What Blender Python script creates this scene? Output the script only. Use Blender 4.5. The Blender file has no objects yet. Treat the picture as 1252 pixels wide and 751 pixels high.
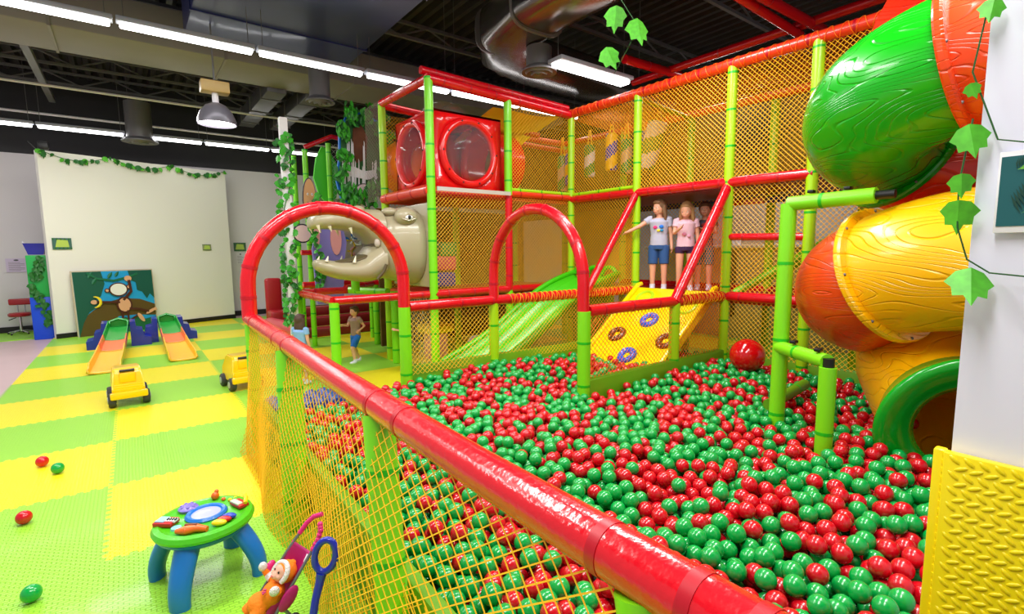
WORLD, EXPO, LAMP = 0.42, 0.0, 9.0
ADDED_LAMPS = [(0, .6, 105), (3, .6, 110), (0, 3.4, 110), (3.2, 3.0, 110), (-2, 5, 80), (.3, 9.5, 110), (-2.2, 9.5, 60), (7.5, 4, 60)]
import bpy, bmesh, math, random
import numpy as np
from mathutils import Vector, Matrix, Euler
PI = math.pi
SC = bpy.context.scene
COL = SC.collection
rnd = random.Random(7)
V = Vector

# ------------------------------------------------------------------ materials
def lin(c):
    return tuple((x / 12.92 if x <= 0.04045 else ((x + 0.055) / 1.055) ** 2.4) for x in c)

MATS = {}
def mat(name, rgb, rough=0.5, coat=0.0, metal=0.0, bump=None, emit=0.0, spec=0.5, vary=None, alpha=None, trans=0.0, sub=0.0):
    """rgb in sRGB 0..1. bump = (scale, strength, kind)."""
    if name in MATS:
        return MATS[name]
    m = bpy.data.materials.new(name)
    m.use_nodes = True
    nt = m.node_tree
    b = nt.nodes['Principled BSDF']
    c = lin(rgb)
    b.inputs['Base Color'].default_value = (*c, 1)
    b.inputs['Roughness'].default_value = rough
    b.inputs['Metallic'].default_value = metal
    b.inputs['Coat Weight'].default_value = coat
    b.inputs['Coat Roughness'].default_value = 0.08
    b.inputs['Specular IOR Level'].default_value = spec
    if trans:
        b.inputs['Transmission Weight'].default_value = trans
        b.inputs['IOR'].default_value = 1.1
    if alpha is not None:
        b.inputs['Alpha'].default_value = alpha
    if emit:
        b.inputs['Emission Color'].default_value = (*c, 1)
        b.inputs['Emission Strength'].default_value = emit
    tc = nt.nodes.new('ShaderNodeTexCoord')
    if vary:
        sc, amt = vary
        nz = nt.nodes.new('ShaderNodeTexNoise'); nz.inputs['Scale'].default_value = sc
        nt.links.new(tc.outputs['Object'], nz.inputs['Vector'])
        mx = nt.nodes.new('ShaderNodeMix'); mx.data_type = 'RGBA'
        mx.inputs['A'].default_value = (*[x * (1 - amt) for x in c], 1)
        mx.inputs['B'].default_value = (*[min(1, x * (1 + amt)) for x in c], 1)
        nt.links.new(nz.outputs['Fac'], mx.inputs['Factor'])
        nt.links.new(mx.outputs['Result'], b.inputs['Base Color'])
    if bump:
        sc, st, kind = bump
        bp = nt.nodes.new('ShaderNodeBump'); bp.inputs['Strength'].default_value = st
        bp.inputs['Distance'].default_value = 0.01
        if kind == 'noise':
            t = nt.nodes.new('ShaderNodeTexNoise'); t.inputs['Scale'].default_value = sc
            nt.links.new(tc.outputs['Object'], t.inputs['Vector'])
            nt.links.new(t.outputs['Fac'], bp.inputs['Height'])
        elif kind == 'wood':      # moulded bark grooves of the tube slide
            mp = nt.nodes.new('ShaderNodeMapping'); mp.inputs['Scale'].default_value = (1.0, 1.0, 4.2)
            mp.inputs['Rotation'].default_value = (0.2, 0.25, 0)
            nt.links.new(tc.outputs['Object'], mp.inputs['Vector'])
            nz = nt.nodes.new('ShaderNodeTexNoise'); nz.inputs['Scale'].default_value = 1.1
            nz.inputs['Detail'].default_value = 1.0
            nt.links.new(mp.outputs['Vector'], nz.inputs['Vector'])
            mu = nt.nodes.new('ShaderNodeMath'); mu.operation = 'MULTIPLY'; mu.inputs[1].default_value = sc
            nt.links.new(nz.outputs['Fac'], mu.inputs[0])
            fr = nt.nodes.new('ShaderNodeMath'); fr.operation = 'PINGPONG'; fr.inputs[1].default_value = 0.5
            nt.links.new(mu.outputs[0], fr.inputs[0])
            rp = nt.nodes.new('ShaderNodeMapRange'); rp.inputs['From Max'].default_value = 0.12
            nt.links.new(fr.outputs[0], rp.inputs['Value'])
            nt.links.new(rp.outputs['Result'], bp.inputs['Height'])
        elif kind == 'weave':     # basket embossing of the foam mats
            br = nt.nodes.new('ShaderNodeTexBrick')
            br.inputs['Scale'].default_value = sc
            br.inputs['Mortar Size'].default_value = 0.04
            br.inputs['Mortar Smooth'].default_value = 1.0
            br.inputs['Brick Width'].default_value = 0.6; br.inputs['Row Height'].default_value = 0.28
            nt.links.new(tc.outputs['Object'], br.inputs['Vector'])
            inv = nt.nodes.new('ShaderNodeMath'); inv.operation = 'SUBTRACT'; inv.inputs[0].default_value = 1
            nt.links.new(br.outputs['Fac'], inv.inputs[1])
            nt.links.new(inv.outputs[0], bp.inputs['Height']); bp.inputs['Distance'].default_value = .02
        nt.links.new(bp.outputs['Normal'], b.inputs['Normal'])
        if coat and kind == 'noise':
            nt.links.new(bp.outputs['Normal'], b.inputs['Coat Normal'])
    MATS[name] = m
    return m

M_RED = mat('red vinyl foam', (.84, .03, .11), .22, .45, bump=(48, .16, 'noise'))
M_REDT = mat('red vinyl tie', (.72, .02, .12), .35)
M_ORAIL = mat('orange red vinyl', (.90, .20, .08), .35, .4)
M_LIME = mat('lime foam', (.50, .87, .08), .4, .2)
M_LIMEY = mat('yellow lime foam', (.66, .87, .05), .4, .2)
M_GTIE = mat('green tape', (.12, .72, .08), .4)
M_NETY = mat('yellow net cord', (1.0, .76, .06), .55)
M_NETO = mat('orange net cord', (1.0, .50, .06), .55)
M_PADG = mat('olive green pad', (.40, .62, .05), .45, vary=(4, .2))
M_BRED = mat('red ball plastic', (.80, .04, .11), .24, .4)
M_BGRN = mat('green ball plastic', (.02, .63, .26), .24, .4)
M_WHITE = mat('white paint', (.93, .92, .94), .6)
M_CHROME = mat('chrome', (.8, .8, .82), .15, metal=1)
M_BLACK = mat('black plastic', (.05, .05, .05), .4)
M_BLUE = mat('blue plastic', (.05, .40, .82), .35, .3)
M_NAVY = mat('deep blue plastic', (.06, .14, .66), .3, .4)
M_LEAF = mat('leaf green', (.20, .62, .10), .5, vary=(30, .35))
M_LEAFD = mat('leaf dark green', (.10, .42, .10), .5, vary=(30, .4))
M_LEAFY = mat('leaf bright green', (.34, .74, .16), .5, vary=(40, .4))

# ------------------------------------------------------------------ mesh builder
class MB:
    def __init__(s):
        s.v = []; s.f = []; s.m = []; s.mats = []
    def mi(s, m):
        if m not in s.mats: s.mats.append(m)
        return s.mats.index(m)
    def add(s, vs, fs, m=None):
        k = len(s.v); i = s.mi(m) if m else 0
        s.v.extend([tuple(x) for x in vs])
        for f in fs:
            s.f.append(tuple(k + a for a in f)); s.m.append(i)
        return s
    def bm(s, b, m=None, M=None):
        b.verts.index_update()
        vs = [(M @ x.co if M else x.co.copy()) for x in b.verts]
        fs = [[x.index for x in f.verts] for f in b.faces]
        b.free()
        return s.add(vs, fs, m)
    def box(s, c, d, m=None, rot=None, bev=0.0, seg=2):
        b = bmesh.new(); bmesh.ops.create_cube(b, size=1)
        for x in b.verts: x.co = V((x.co.x * d[0], x.co.y * d[1], x.co.z * d[2]))
        if bev: bmesh.ops.bevel(b, geom=b.edges[:], offset=bev, segments=seg, affect='EDGES', profile=.5)
        M = Matrix.Translation(c)
        if rot: M = M @ Euler(rot).to_matrix().to_4x4()
        return s.bm(b, m, M)
    def tube(s, pts, r, m=None, seg=12, cap=True, closed=False, rs=None, up=None, sy=1.0):
        pts = [V(p) for p in pts]; n = len(pts)
        rs = rs or [r] * n
        T = []
        for i in range(n):
            a = pts[(i - 1) % n] if (closed or i > 0) else pts[i]
            b = pts[(i + 1) % n] if (closed or i < n - 1) else pts[i]
            d = (b - a); T.append(d.normalized() if d.length > 1e-9 else V((0, 0, 1)))
        nrm = V(up) if up else (V((0, 0, 1)) if abs(T[0].z) < .9 else V((1, 0, 0)))
        nrm = (nrm - T[0] * nrm.dot(T[0])).normalized()
        vs = []
        for i in range(n):
            nrm = (nrm - T[i] * nrm.dot(T[i])).normalized()
            bn = T[i].cross(nrm)
            for k in range(seg):
                a = 2 * PI * k / seg
                vs.append(pts[i] + nrm * math.cos(a) * rs[i] * sy + bn * math.sin(a) * rs[i])
        fs = []
        for i in range(n if closed else n - 1):
            j = (i + 1) % n
            for k in range(seg):
                l = (k + 1) % seg
                fs.append((i * seg + k, i * seg + l, j * seg + l, j * seg + k))
        if cap and not closed:
            fs.append(tuple(range(seg - 1, -1, -1))); fs.append(tuple((n - 1) * seg + k for k in range(seg)))
        return s.add(vs, fs, m)
    def cyl(s, a, b, r, m=None, seg=16, r2=None):
        return s.tube([a, b], r, m, seg, rs=[r, r2 if r2 is not None else r])
    def sph(s, c, r, m=None, seg=20, rings=12, rot=None):
        if not hasattr(r, '__len__'): r = (r, r, r)
        b = bmesh.new(); bmesh.ops.create_uvsphere(b, u_segments=seg, v_segments=rings, radius=1)
        M = Matrix.Translation(c)
        if rot: M = M @ Euler(rot).to_matrix().to_4x4()
        M = M @ Matrix.Diagonal((*r, 1))
        return s.bm(b, m, M)
    def lathe(s, prof, m=None, seg=24, c=(0, 0, 0), M=None, caps=True):
        vs = []; n = len(prof)
        for (r, z) in prof:
            for k in range(seg):
                a = 2 * PI * k / seg
                vs.append(V((r * math.cos(a), r * math.sin(a), z)))
        for i, x in enumerate(vs): vs[i] = (M @ x if M else x + V(c))
        fs = []
        for i in range(n - 1):
            for k in range(seg):
                l = (k + 1) % seg
                fs.append((i * seg + k, i * seg + l, (i + 1) * seg + l, (i + 1) * seg + k))
        if caps: fs.append(tuple(range(seg - 1, -1, -1))); fs.append(tuple((n - 1) * seg + k for k in range(seg)))
        return s.add(vs, fs, m)
    def prism(s, poly, o, ax, ay, an, t, m=None):
        """poly of (a,b) in the plane o + a*ax + b*ay, extruded t along an"""
        o, ax, ay, an = V(o), V(ax), V(ay), V(an)
        n = len(poly)
        A = [o + ax * p[0] + ay * p[1] for p in poly]
        vs = A + [p + an * t for p in A]
        fs = [tuple(range(n)), tuple(range(2 * n - 1, n - 1, -1))]
        for i in range(n):
            j = (i + 1) % n; fs.append((i, i + n, j + n, j))
        return s.add(vs, fs, m)
    def torus(s, c, R, r, m=None, n=32, seg=12, ax=None, e=(1, 1)):
        ax = ax or (V((1, 0, 0)), V((0, 1, 0)))
        pts = [V(c) + ax[0] * math.cos(2 * PI * i / n) * R * e[0] + ax[1] * math.sin(2 * PI * i / n) * R * e[1] for i in range(n)]
        return s.tube(pts, r, m, seg, closed=True, up=ax[0].cross(ax[1]))
    def build(s, name, m=None, parent=None, world=True, sharp=35, flip=False):
        me = bpy.data.meshes.new(name)
        off = V((0, 0, 0))
        if parent is not None and world:
            q = parent
            while q is not None: off = off + q.location; q = q.parent
        vs = s.v if off.length == 0 else [(a[0] - off.x, a[1] - off.y, a[2] - off.z) for a in s.v]
        me.from_pydata(vs, [], s.f)
        if s.mats:
            for x in s.mats: me.materials.append(x)
            me.polygons.foreach_set('material_index', s.m)
        elif m: me.materials.append(m)
        bm = bmesh.new(); bm.from_mesh(me)
        if len(bm.faces) < 60000: bmesh.ops.recalc_face_normals(bm, faces=bm.faces[:])
        bm.to_mesh(me); bm.free()
        me.polygons.foreach_set('use_smooth', [True] * len(me.polygons))
        if len(me.polygons) < 60000: me.set_sharp_from_angle(angle=math.radians(sharp))
        me.update()
        o = bpy.data.objects.new(name, me); COL.objects.link(o)
        if parent is not None: o.parent = parent
        return o

def tag(o, label, cat, group=None, kind=None):
    if label: o['label'] = label
    if cat: o['category'] = cat
    if group: o['group'] = group
    if kind: o['kind'] = kind
    return o
def thing(name, label, cat, loc=(0, 0, 0), rotz=0, group=None):
    o = bpy.data.objects.new(name, None); COL.objects.link(o)
    o.location = loc; o.rotation_euler = (0, 0, rotz); o.empty_display_size = .1
    return tag(o, label, cat, group)
def struct(o):
    o['kind'] = 'structure'; return o
def dup(root, loc, rotz=None, label=None, group=None):
    r = root.copy(); COL.objects.link(r); r.location = loc
    if rotz is not None: r.rotation_euler = (0, 0, rotz)
    if label: r['label'] = label
    if group: r['group'] = group
    for ch in list(root.children):
        c = ch.copy(); COL.objects.link(c); c.parent = r
        for g in list(ch.children):
            d = g.copy(); COL.objects.link(d); d.parent = c
    return r

def net(mb, P0, w, h, cell=.04, r=.003, flat=True, inside=None, m=None, st=1.0):
    """diamond netting over the patch P(u,v), u in 0..w, v in 0..h, of three-sided cords"""
    w = w / st; P = (lambda u, v: P0(u * st, v)) if st != 1.0 else P0
    d = cell * math.sqrt(2)
    for sgn in (1, -1):
        c = -h if sgn == 1 else 0.0
        cmax = w if sgn == 1 else w + h
        c += d * .37
        while c < cmax:
            # sgn 1: u - v = c ; sgn -1: u + v = c
            if sgn == 1: v0 = max(0, -c); v1 = min(h, w - c)
            else: v0 = max(0, c - w); v1 = min(h, c)
            if v1 - v0 > 1e-4:
                k = 1 if flat else max(1, int((v1 - v0) / .05))
                run = []
                runs = [run]
                for i in range(k + 1):
                    v = v0 + (v1 - v0) * i / k
                    u = c + v if sgn == 1 else c - v
                    if inside and not inside(u, v):
                        run = []; runs.append(run); continue
                    run.append(P(u, v))
                for rr in runs:
                    if len(rr) > 1: mb.tube(rr, r, m, 3, cap=False)
            c += d
    return mb
def quad(a, b, dd):
    """flat patch from corner a, to b (u), to dd (v)"""
    a, b, dd = V(a), V(b), V(dd)
    w = (b - a).length; h = (dd - a).length
    eu = (b - a) / w; ev = (dd - a) / h
    return (lambda u, v: a + eu * u + ev * v), w, h
def netq(name, a, b, dd, parent, m=M_NETY, cell=.034, r=.0024):
    P, w, h = quad(a, b, dd)
    return net(MB(), P, w, h, cell, r).build(name, m, parent)
def nettri(name, a, b, c, parent, m=M_NETY, cell=.034, r=.0024):
    """triangle a (right angle), b along u, c along v"""
    P, w, h = quad(a, b, c)
    mb = MB(); d = cell * math.sqrt(2)
    x = d * .3
    while x < w + h:      # u+v=x lines
        ts = [t for t in np.linspace(0, 1, 81)]
        pts = [(x * t, x - x * t) for t in ts]
        ins = [p for p in pts if p[0] <= w and p[1] <= h and p[0] / w + p[1] / h <= 1.0]
        if len(ins) > 1: mb.tube([P(*ins[0]), P(*ins[-1])], r, None, 3, cap=False)
        x += d
    x = -h + d * .3
    while x < w:          # u-v=x
        ins = []
        for t in np.linspace(0, h, 81):
            u = x + t
            if u >= 0 and u / w + t / h <= 1.0: ins.append((u, t))
        if len(ins) > 1: mb.tube([P(*ins[0]), P(*ins[-1])], r, None, 3, cap=False)
        x += d
    return mb.build(name, m, parent)

def bands(mb, a, b, r, m, n=None, step=.36, w=.02, ts=None):
    """strap rings round a padded tube from a to b"""
    a, b = V(a), V(b); L = (b - a).length; d = (b - a) / L
    ts = ts or [step * (i + .5) for i in range(int(L / step + .5))]
    for t in ts:
        if 0 < t < L: mb.tube([a + d * (t - w / 2), a + d * (t + w / 2)], r, m, 14)
def post(name, a, b, parent, m=M_LIME, r=.05, tie=M_GTIE, step=.36):
    mb = MB(); mb.tube([a, b], r, m, 18); bands(mb, a, b, r * 1.04, tie, step=step)
    return mb.build(name, None, parent)
def rail(name, a, b, parent, m=M_RED, r=.05, tie=M_REDT, step=.36, ts=None):
    mb = MB(); mb.tube([a, b], r, m, 18); bands(mb, a, b, r * 1.05, tie, step=step, ts=ts)
    return mb.build(name, None, parent)
def lacing(a, b, parent, r=.056, pitch=.035, m=M_NETY):
    a, b = V(a), V(b); L = (b - a).length; d = (b - a) / L
    n1 = (V((0, 0, 1)) - d * d.z).normalized(); n2 = d.cross(n1)
    mb = MB()
    for sg in (1, -1):
        k = int(L / pitch * 8); pts = []
        for i in range(k + 1):
            t = L * i / k; an = sg * 2 * PI * t / pitch / 2
            pts.append(a + d * t + (n1 * math.cos(an) + n2 * math.sin(an)) * r)
        mb.tube(pts, .0028, None, 3, cap=False)
    return mb.build('lacing', m, parent)

def leaf_mesh(mb, c, s, nrm, upv, m=None, kind='ivy'):
    nrm = V(nrm).normalized(); upv = V(upv); upv = (upv - nrm * upv.dot(nrm))
    if upv.length < 1e-4: upv = V((0, 0, 1)).cross(nrm)
    upv.normalize(); sd = nrm.cross(upv)
    if kind == 'ivy':
        P = [(0, -.5), (.28, -.42), (.5, -.12), (.36, .05), (.34, .3), (.14, .3), (0, .62), (-.14, .3), (-.34, .3), (-.36, .05), (-.5, -.12), (-.28, -.42)]
    else:
        P = [(0, -.6), (.2, -.3), (.26, 0), (.18, .32), (0, .65), (-.18, .32), (-.26, 0), (-.2, -.3)]
    c = V(c)
    vs = [c + nrm * s * .0] + [c + sd * x * s + upv * y * s + nrm * (-.35 * s * abs(x) ) for x, y in P]
    n = len(P)
    mb.add(vs, [(0, i + 1, (i + 1) % n + 1) for i in range(n)], m)
def rv(a=1.0):
    return V((rnd.uniform(-a, a), rnd.uniform(-a, a), rnd.uniform(-a, a)))
# ------------------------------------------------------------------ camera
f_px, yaw, pitch, roll = 613.36, 0.92235, -0.112096, -0.0099394
fw = V((math.cos(yaw) * math.cos(pitch), math.sin(yaw) * math.cos(pitch), math.sin(pitch)))
rt = V((math.sin(yaw), -math.cos(yaw), 0)); up = rt.cross(fw)
r2 = rt * math.cos(roll) + up * math.sin(roll); u2 = -rt * math.sin(roll) + up * math.cos(roll)
cam = bpy.data.objects.new('camera', bpy.data.cameras.new('camera')); COL.objects.link(cam)
cam.matrix_world = Matrix(((r2.x, u2.x, -fw.x, 0), (r2.y, u2.y, -fw.y, 0), (r2.z, u2.z, -fw.z, 1.5), (0, 0, 0, 1)))
cam.data.sensor_width = 36; cam.data.lens = 36 * f_px / 1252; cam.data.clip_start = .02
SC.camera = cam
def project(p):
    q = V(p) - V((0, 0, 1.5)); z = q.dot(fw)
    if z < .05: return None
    return 626 + f_px * q.dot(r2) / z, 375.5 - f_px * q.dot(u2) / z, z

# ------------------------------------------------------------------ world & view
w = bpy.data.worlds.new('world'); SC.world = w; w.use_nodes = True
w.node_tree.nodes['Background'].inputs['Color'].default_value = (.93, .96, 1, 1)
w.node_tree.nodes['Background'].inputs['Strength'].default_value = WORLD
SC.view_settings.view_transform = 'Standard'; SC.view_settings.look = 'None'
SC.view_settings.exposure = EXPO; SC.view_settings.gamma = 1; SC.view_settings.use_curve_mapping = False
try:
    SC.cycles.use_denoising = True
    SC.cycles.max_bounces = 8; SC.cycles.transparent_max_bounces = 12
    SC.cycles.sample_clamp_indirect = 6
    SC.cycles.caustics_reflective = False; SC.cycles.caustics_refractive = False
except Exception: pass

# ------------------------------------------------------------------ room shell
M_CONC = mat('pinkish polished concrete', (.80, .69, .70), .35, vary=(1.5, .12))
M_WALL = mat('wall paint', (.88, .86, .87), .75, bump=(60, .05, 'noise'))
M_WALLC = mat('warm white panel paint', (.93, .92, .88), .7, bump=(40, .05, 'noise'))
M_DARK = mat('black ceiling paint', (.13, .12, .13), .6, vary=(3, .3))
M_DECK = mat('dark roof deck', (.21, .19, .19), .5, vary=(2, .4))
M_STEEL = mat('grey steel paint', (.44, .43, .44), .45, metal=.2)
M_GALV = mat('galvanised duct', (.42, .41, .42), .38, metal=.75, bump=(5, .25, 'noise'), vary=(2, .3))
M_BEIGE = mat('beige painted duct', (.52, .49, .46), .5, vary=(1.5, .15))
M_BASE = mat('black skirting', (.08, .07, .07), .5)
struct(MB().box((3, 5, -.05), (20, 22, .1), M_CONC).build('floor'))
struct(MB().box((3, 13.7, 1.7), (16, .2, 3.5), M_WALL).build('wall_back'))
struct(MB().box((3, 13.7, 4.4), (16, .2, 1.9), M_DARK).build('wall_back_upper'))
struct(MB().box((10.6, 5, 1.2), (.2, 18, 2.5), M_WALL).build('wall_right'))
struct(MB().box((10.6, 5, 3.9), (.2, 18, 2.9), M_DARK).build('wall_right_upper'))
struct(MB().box((3, 13.585, .06), (16, .03, .12), M_BASE).build('baseboard_back'))
# corrugated roof deck, ribs along the room
mb = MB(); xs = []; x = -5.0
while x < 11: xs += [(x, 5.0), (x + .07, 5.0), (x + .1, 5.09), (x + .17, 5.09)]; x += .2
vs = []
for (a, z) in xs: vs += [(a, -5, z), (a, 13.8, z)]
mb.add(vs, [(2 * i, 2 * i + 1, 2 * i + 3, 2 * i + 2) for i in range(len(xs) - 1)])
mb.add([(-5, -5, 5.15), (11, -5, 5.15), (11, 13.8, 5.15), (-5, 13.8, 5.15)], [(0, 1, 2, 3)])
struct(mb.build('ceiling', M_DECK, sharp=10))
# angled white display wall standing in front of the back wall
A = V((-1.13, 11.94, 0)); B = V((1.85, 13.07, 0)); dd = (B - A).normalized(); nn = V((-dd.y, dd.x, 0))
wr = MB(); wr.prism([(0, 0), ((B - A).length, 0), ((B - A).length, 3.3), (0, 3.3)], A, dd, (0, 0, 1), nn, .12, M_WALLC)
struct(wr.build('wall_panel'))
bb = MB(); bb.prism([(-.01, 0), ((B - A).length + .01, 0), ((B - A).length + .01, .1), (-.01, .1)], A - nn * .02, dd, (0, 0, 1), nn, .02, M_BASE)
struct(bb.build('baseboard_panel'))
def wallp(t, z, off=.012):   # point on the angled wall, t metres from its left edge
    p = A + dd * t - nn * off; return V((p.x, p.y, z))

# foam mat floor, toothed one-metre tiles
M_MY = mat('yellow foam mat', (1.0, .94, .04), .38, .1, bump=(16, .6, 'weave'))
M_MG = mat('green foam mat', (.62, .89, .22), .38, .1, bump=(16, .6, 'weave'))
def edge(a, b, n=15, amp=.012):
    """toothed line from a to b (2D)"""
    a = V(a); b = V(b); d = b - a; nn_ = V((-d.y, d.x)).normalized(); out = []
    for i in range(n):
        t0 = i / n
        out += [a + d * t0 - nn_ * amp, a + d * (t0 + .42 / n) - nn_ * amp, a + d * (t0 + .5 / n) + nn_ * amp, a + d * (t0 + .92 / n) + nn_ * amp]
    return out
gx = lambda i: -.206 + .988 * i
gy = lambda j: .06 + .993 * j
matmb = MB()
for i in range(-1, 8):
    for j in range(-1, 13):
        if i > 4 and j < 4: continue
        g = (i + j) % 2 == 0
        if i == -1 and j in (2, 1): g = True
        if j in (1, 2) and i == 0: g = True
        col = M_MG if g else M_MY
        x0, x1, y0, y1 = gx(i), gx(i + 1), gy(j), gy(j + 1)
        if i <= 1 and 1 <= j <= 7:
            lo = edge((x0, y0), (x1, y0)); ri = edge((x1, y0), (x1, y1)); hi = edge((x0, y1), (x1, y1)); le = edge((x0, y0), (x0, y1))
            pts = [V((x0, y0))] + lo[1:] + [V((x1, y0))] + ri[1:] + [V((x1, y1))] + hi[:0:-1] + [V((x0, y1))] + le[:0:-1]
        else: pts = [V((x0, y0)), V((x1, y0)), V((x1, y1)), V((x0, y1))]
        matmb.add([(p.x, p.y, .015) for p in pts], [tuple(range(len(pts)))], col)
matmb.add([(-1.19, -.9, .008), (8, -.9, .008), (8, 13, .008), (-1.19, 13, .008), (-1.19, -.9, 0), (8, -.9, 0), (8, 13, 0), (-1.19, 13, 0)], [(0, 1, 2, 3), (0, 4, 5, 1), (3, 2, 6, 7), (0, 3, 7, 4)], M_MG)
mo = matmb.build('foam_mat_floor'); tag(mo, 'green and yellow checkered foam play mat of toothed tiles covering the floor', 'play mat')
m2 = MB().box((-2.6, 12.9, .008), (2.3, 1.2, .016), M_MG).build('foam_mat'); tag(m2, 'plain green foam mat strip by the stool against the wall', 'play mat')

# ------------------------------------------------------------------ lamps and ducts
M_TUBE = mat('lit fluorescent lens', (1, 1, 1), .4, emit=LAMP)
M_HOUS = mat('light fixture housing', (.62, .63, .68), .4)
def strip(x0, x1, y, z, label, group=None, w=.1):
    t = thing('fluorescent_light', label, 'ceiling light', ((x0 + x1) / 2, y, z), 0, group)
    MB().box(((x0 + x1) / 2, y, z + .055), (x1 - x0, w * 1.25, .05), M_HOUS, bev=.008).build('housing', None, t)
    MB().box(((x0 + x1) / 2, y, z + .01), (x1 - x0 - .05, w * .8, .05), M_TUBE, bev=.012).build('lens', None, t)
    for xx in (x0 + .06, x1 - .06):
        MB().tube([(xx, y, z + .08), (xx, y, 5.0)], .004, M_STEEL, 5).build('hanger', None, t)
    return t
for k in range(7):
    x0 = -2.42 + 1.245 * k
    strip(x0, x0 + 1.22, 6.45 - .012 * k, 3.72, 'fluorescent strip in the long lit row nearest the play frame roof', 'near row of fluorescent strips')
for k in range(6):
    x0 = -3.6 + 1.245 * k
    strip(x0, x0 + 1.22, 12.05, 3.7, 'fluorescent strip in the far lit row above the white wall', 'far row of fluorescent strips')
strip(4.2, 5.5, 4.66, 3.7, 'bright fluorescent light hanging under the large grey duct', w=.2)
strip(8.9, 9.9, 5.1, 3.7, 'fluorescent light seen through the yellow netting at upper right', w=.2)
# bare area lamps added to light the hall beyond its visible fixtures
def area(x, y, z, sx, sy, e, rot=(0, 0, 0)):
    L = bpy.data.lights.new('added_area_lamp', 'AREA'); L.shape = 'RECTANGLE'; L.size = sx; L.size_y = sy; L.energy = e
    L.color = (1, .98, .95)
    o = bpy.data.objects.new('added_area_lamp', L); COL.objects.link(o); o.location = (x, y, z); o.rotation_euler = rot
for (x, y, e) in ADDED_LAMPS: area(x, y, 3.9, 2.4, .5, e)

# steel joists
def joist(y, x0=-4.5, x1=10.4, z0=4.76, z1=4.97, r=.022):
    mb = MB()
    for z in (z0, z1): mb.box(((x0 + x1) / 2, y, z), (x1 - x0, .05, .045), M_STEEL)
    x = x0; k = 0
    while x < x1 - .5:
        a, b = (z0, z1) if k % 2 == 0 else (z1, z0)
        mb.tube([(x, y, a), (x + .5, y, b)], r * .7, M_STEEL, 6); x += .5; k += 1
    struct(mb.build('ceiling_joist'))
for y in (2.2, 4.0, 5.6, 7.4, 8.9, 10.4, 11.9, 13.2): joist(y)
for x in (-.9, 6.9):
    struct(MB().box((x, 11, 4.3), (.09, 3.2, .08), M_STEEL).build('ceiling_pipe'))
for (y, z) in ((10.9, 4.15), (12.6, 4.05)):
    struct(MB().tube([(-4, y, z), (3, y, z - .02), (6, y, z)], .022, M_HOUS if False else M_WALL, 8).build('ceiling_conduit'))
def ductbox(name, label, c, d, m=M_GALV, seams=0, axis=0):
    t = thing(name, label, 'air duct', (c[0], c[1], c[2] - d[2] / 2))
    MB().box(c, d, m, bev=.02).build('duct_body', None, t)
    for k in range(seams):
        mb = MB()
        q = list(c); L = d[axis]; q[axis] += -L / 2 + L * (k + .5) / seams
        dd_ = [d[0] + .03, d[1] + .03, d[2] + .03]; dd_[axis] = .03
        mb.box(q, dd_, M_STEEL if m is M_GALV else m); mb.build('seam_flange', None, t)
    return t
ductbox('air_duct', 'long beige boxed duct running behind the near row of lights', (2.2, 8.75, 4.45), (11, 1.0, .5), M_BEIGE, 6, 0)
M_NAVY2 = mat('dark blue duct wrap', (.16, .19, .42), .4, .2, metal=.1, vary=(2, .4))
ductbox('air_duct', 'wide dark blue boxed duct running along the ceiling top centre', (1.75, 5.1, 4.45), (2.0, 5.2, .5), M_NAVY2, 3, 1)
ductbox('air_duct', 'narrow grey duct beside the pendant lamp', (2.15, 10.6, 4.25), (.3, 2.8, .25), M_GALV, 3, 1)
ductbox('air_duct', 'narrow grey duct next to the first, nearer the ivy column', (2.75, 10.6, 4.25), (.3, 2.8, .25), M_GALV, 3, 1)
# big rounded elbow duct above the play frame
t = thing('air_duct', 'large round-ended metal duct elbow above the play frame', 'air duct', (4.2, 5.6, 3.95))
M_DUCT2 = mat('shiny duct metal', (.50, .48, .47), .22, metal=.85, bump=(4, .3, 'noise'), vary=(2, .3))
def flat_oval(name, pts, w_, h_, m, parent):
    """rounded-rectangle section swept along pts"""
    prof = []
    for k in range(24):
        a = 2 * PI * k / 24; cx, cz = math.cos(a), math.sin(a)
        prof.append((math.copysign(min(abs(cx) ** .6, 1), cx) * w_ / 2, math.copysign(min(abs(cz) ** .6, 1), cz) * h_ / 2))
    pts = [V(p) for p in pts]; n = len(pts); vs = []; fs = []
    for i, p in enumerate(pts):
        a = pts[max(0, i - 1)]; b = pts[min(n - 1, i + 1)]; d = (b - a).normalized(); s = d.cross(V((0, 0, 1))).normalized()
        vs += [p + s * q[0] + V((0, 0, q[1])) for q in prof]
    for i in range(n - 1):
        for k in range(24): fs.append((i * 24 + k, i * 24 + (k + 1) % 24, (i + 1) * 24 + (k + 1) % 24, (i + 1) * 24 + k))
    fs += [tuple(range(24)), tuple((n - 1) * 24 + k for k in range(24))]
    return MB().add(vs, fs, m).build(name, None, parent, sharp=50)
flat_oval('duct_body', [(4.15, 2.2, 4.4), (4.05, 3.6, 4.35), (3.95, 4.6, 4.3), (4.0, 5.3, 4.27), (4.3, 5.75, 4.25), (4.9, 5.95, 4.25), (6.0, 6.0, 4.25), (8.0, 6.0, 4.25)], .75, .55, M_DUCT2, t)
for (x, y, q) in ((3.97, 4.7, 0), (4.05, 5.42, .5), (4.6, 5.9, 1.2), (6.2, 6, 1.57)):
    o = flat_oval('seam_flange', [(x - .02 * math.sin(q), y - .02 * math.cos(q), 4.29), (x + .02 * math.sin(q), y + .02 * math.cos(q), 4.29)], .79, .59, M_STEEL, t)
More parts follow.
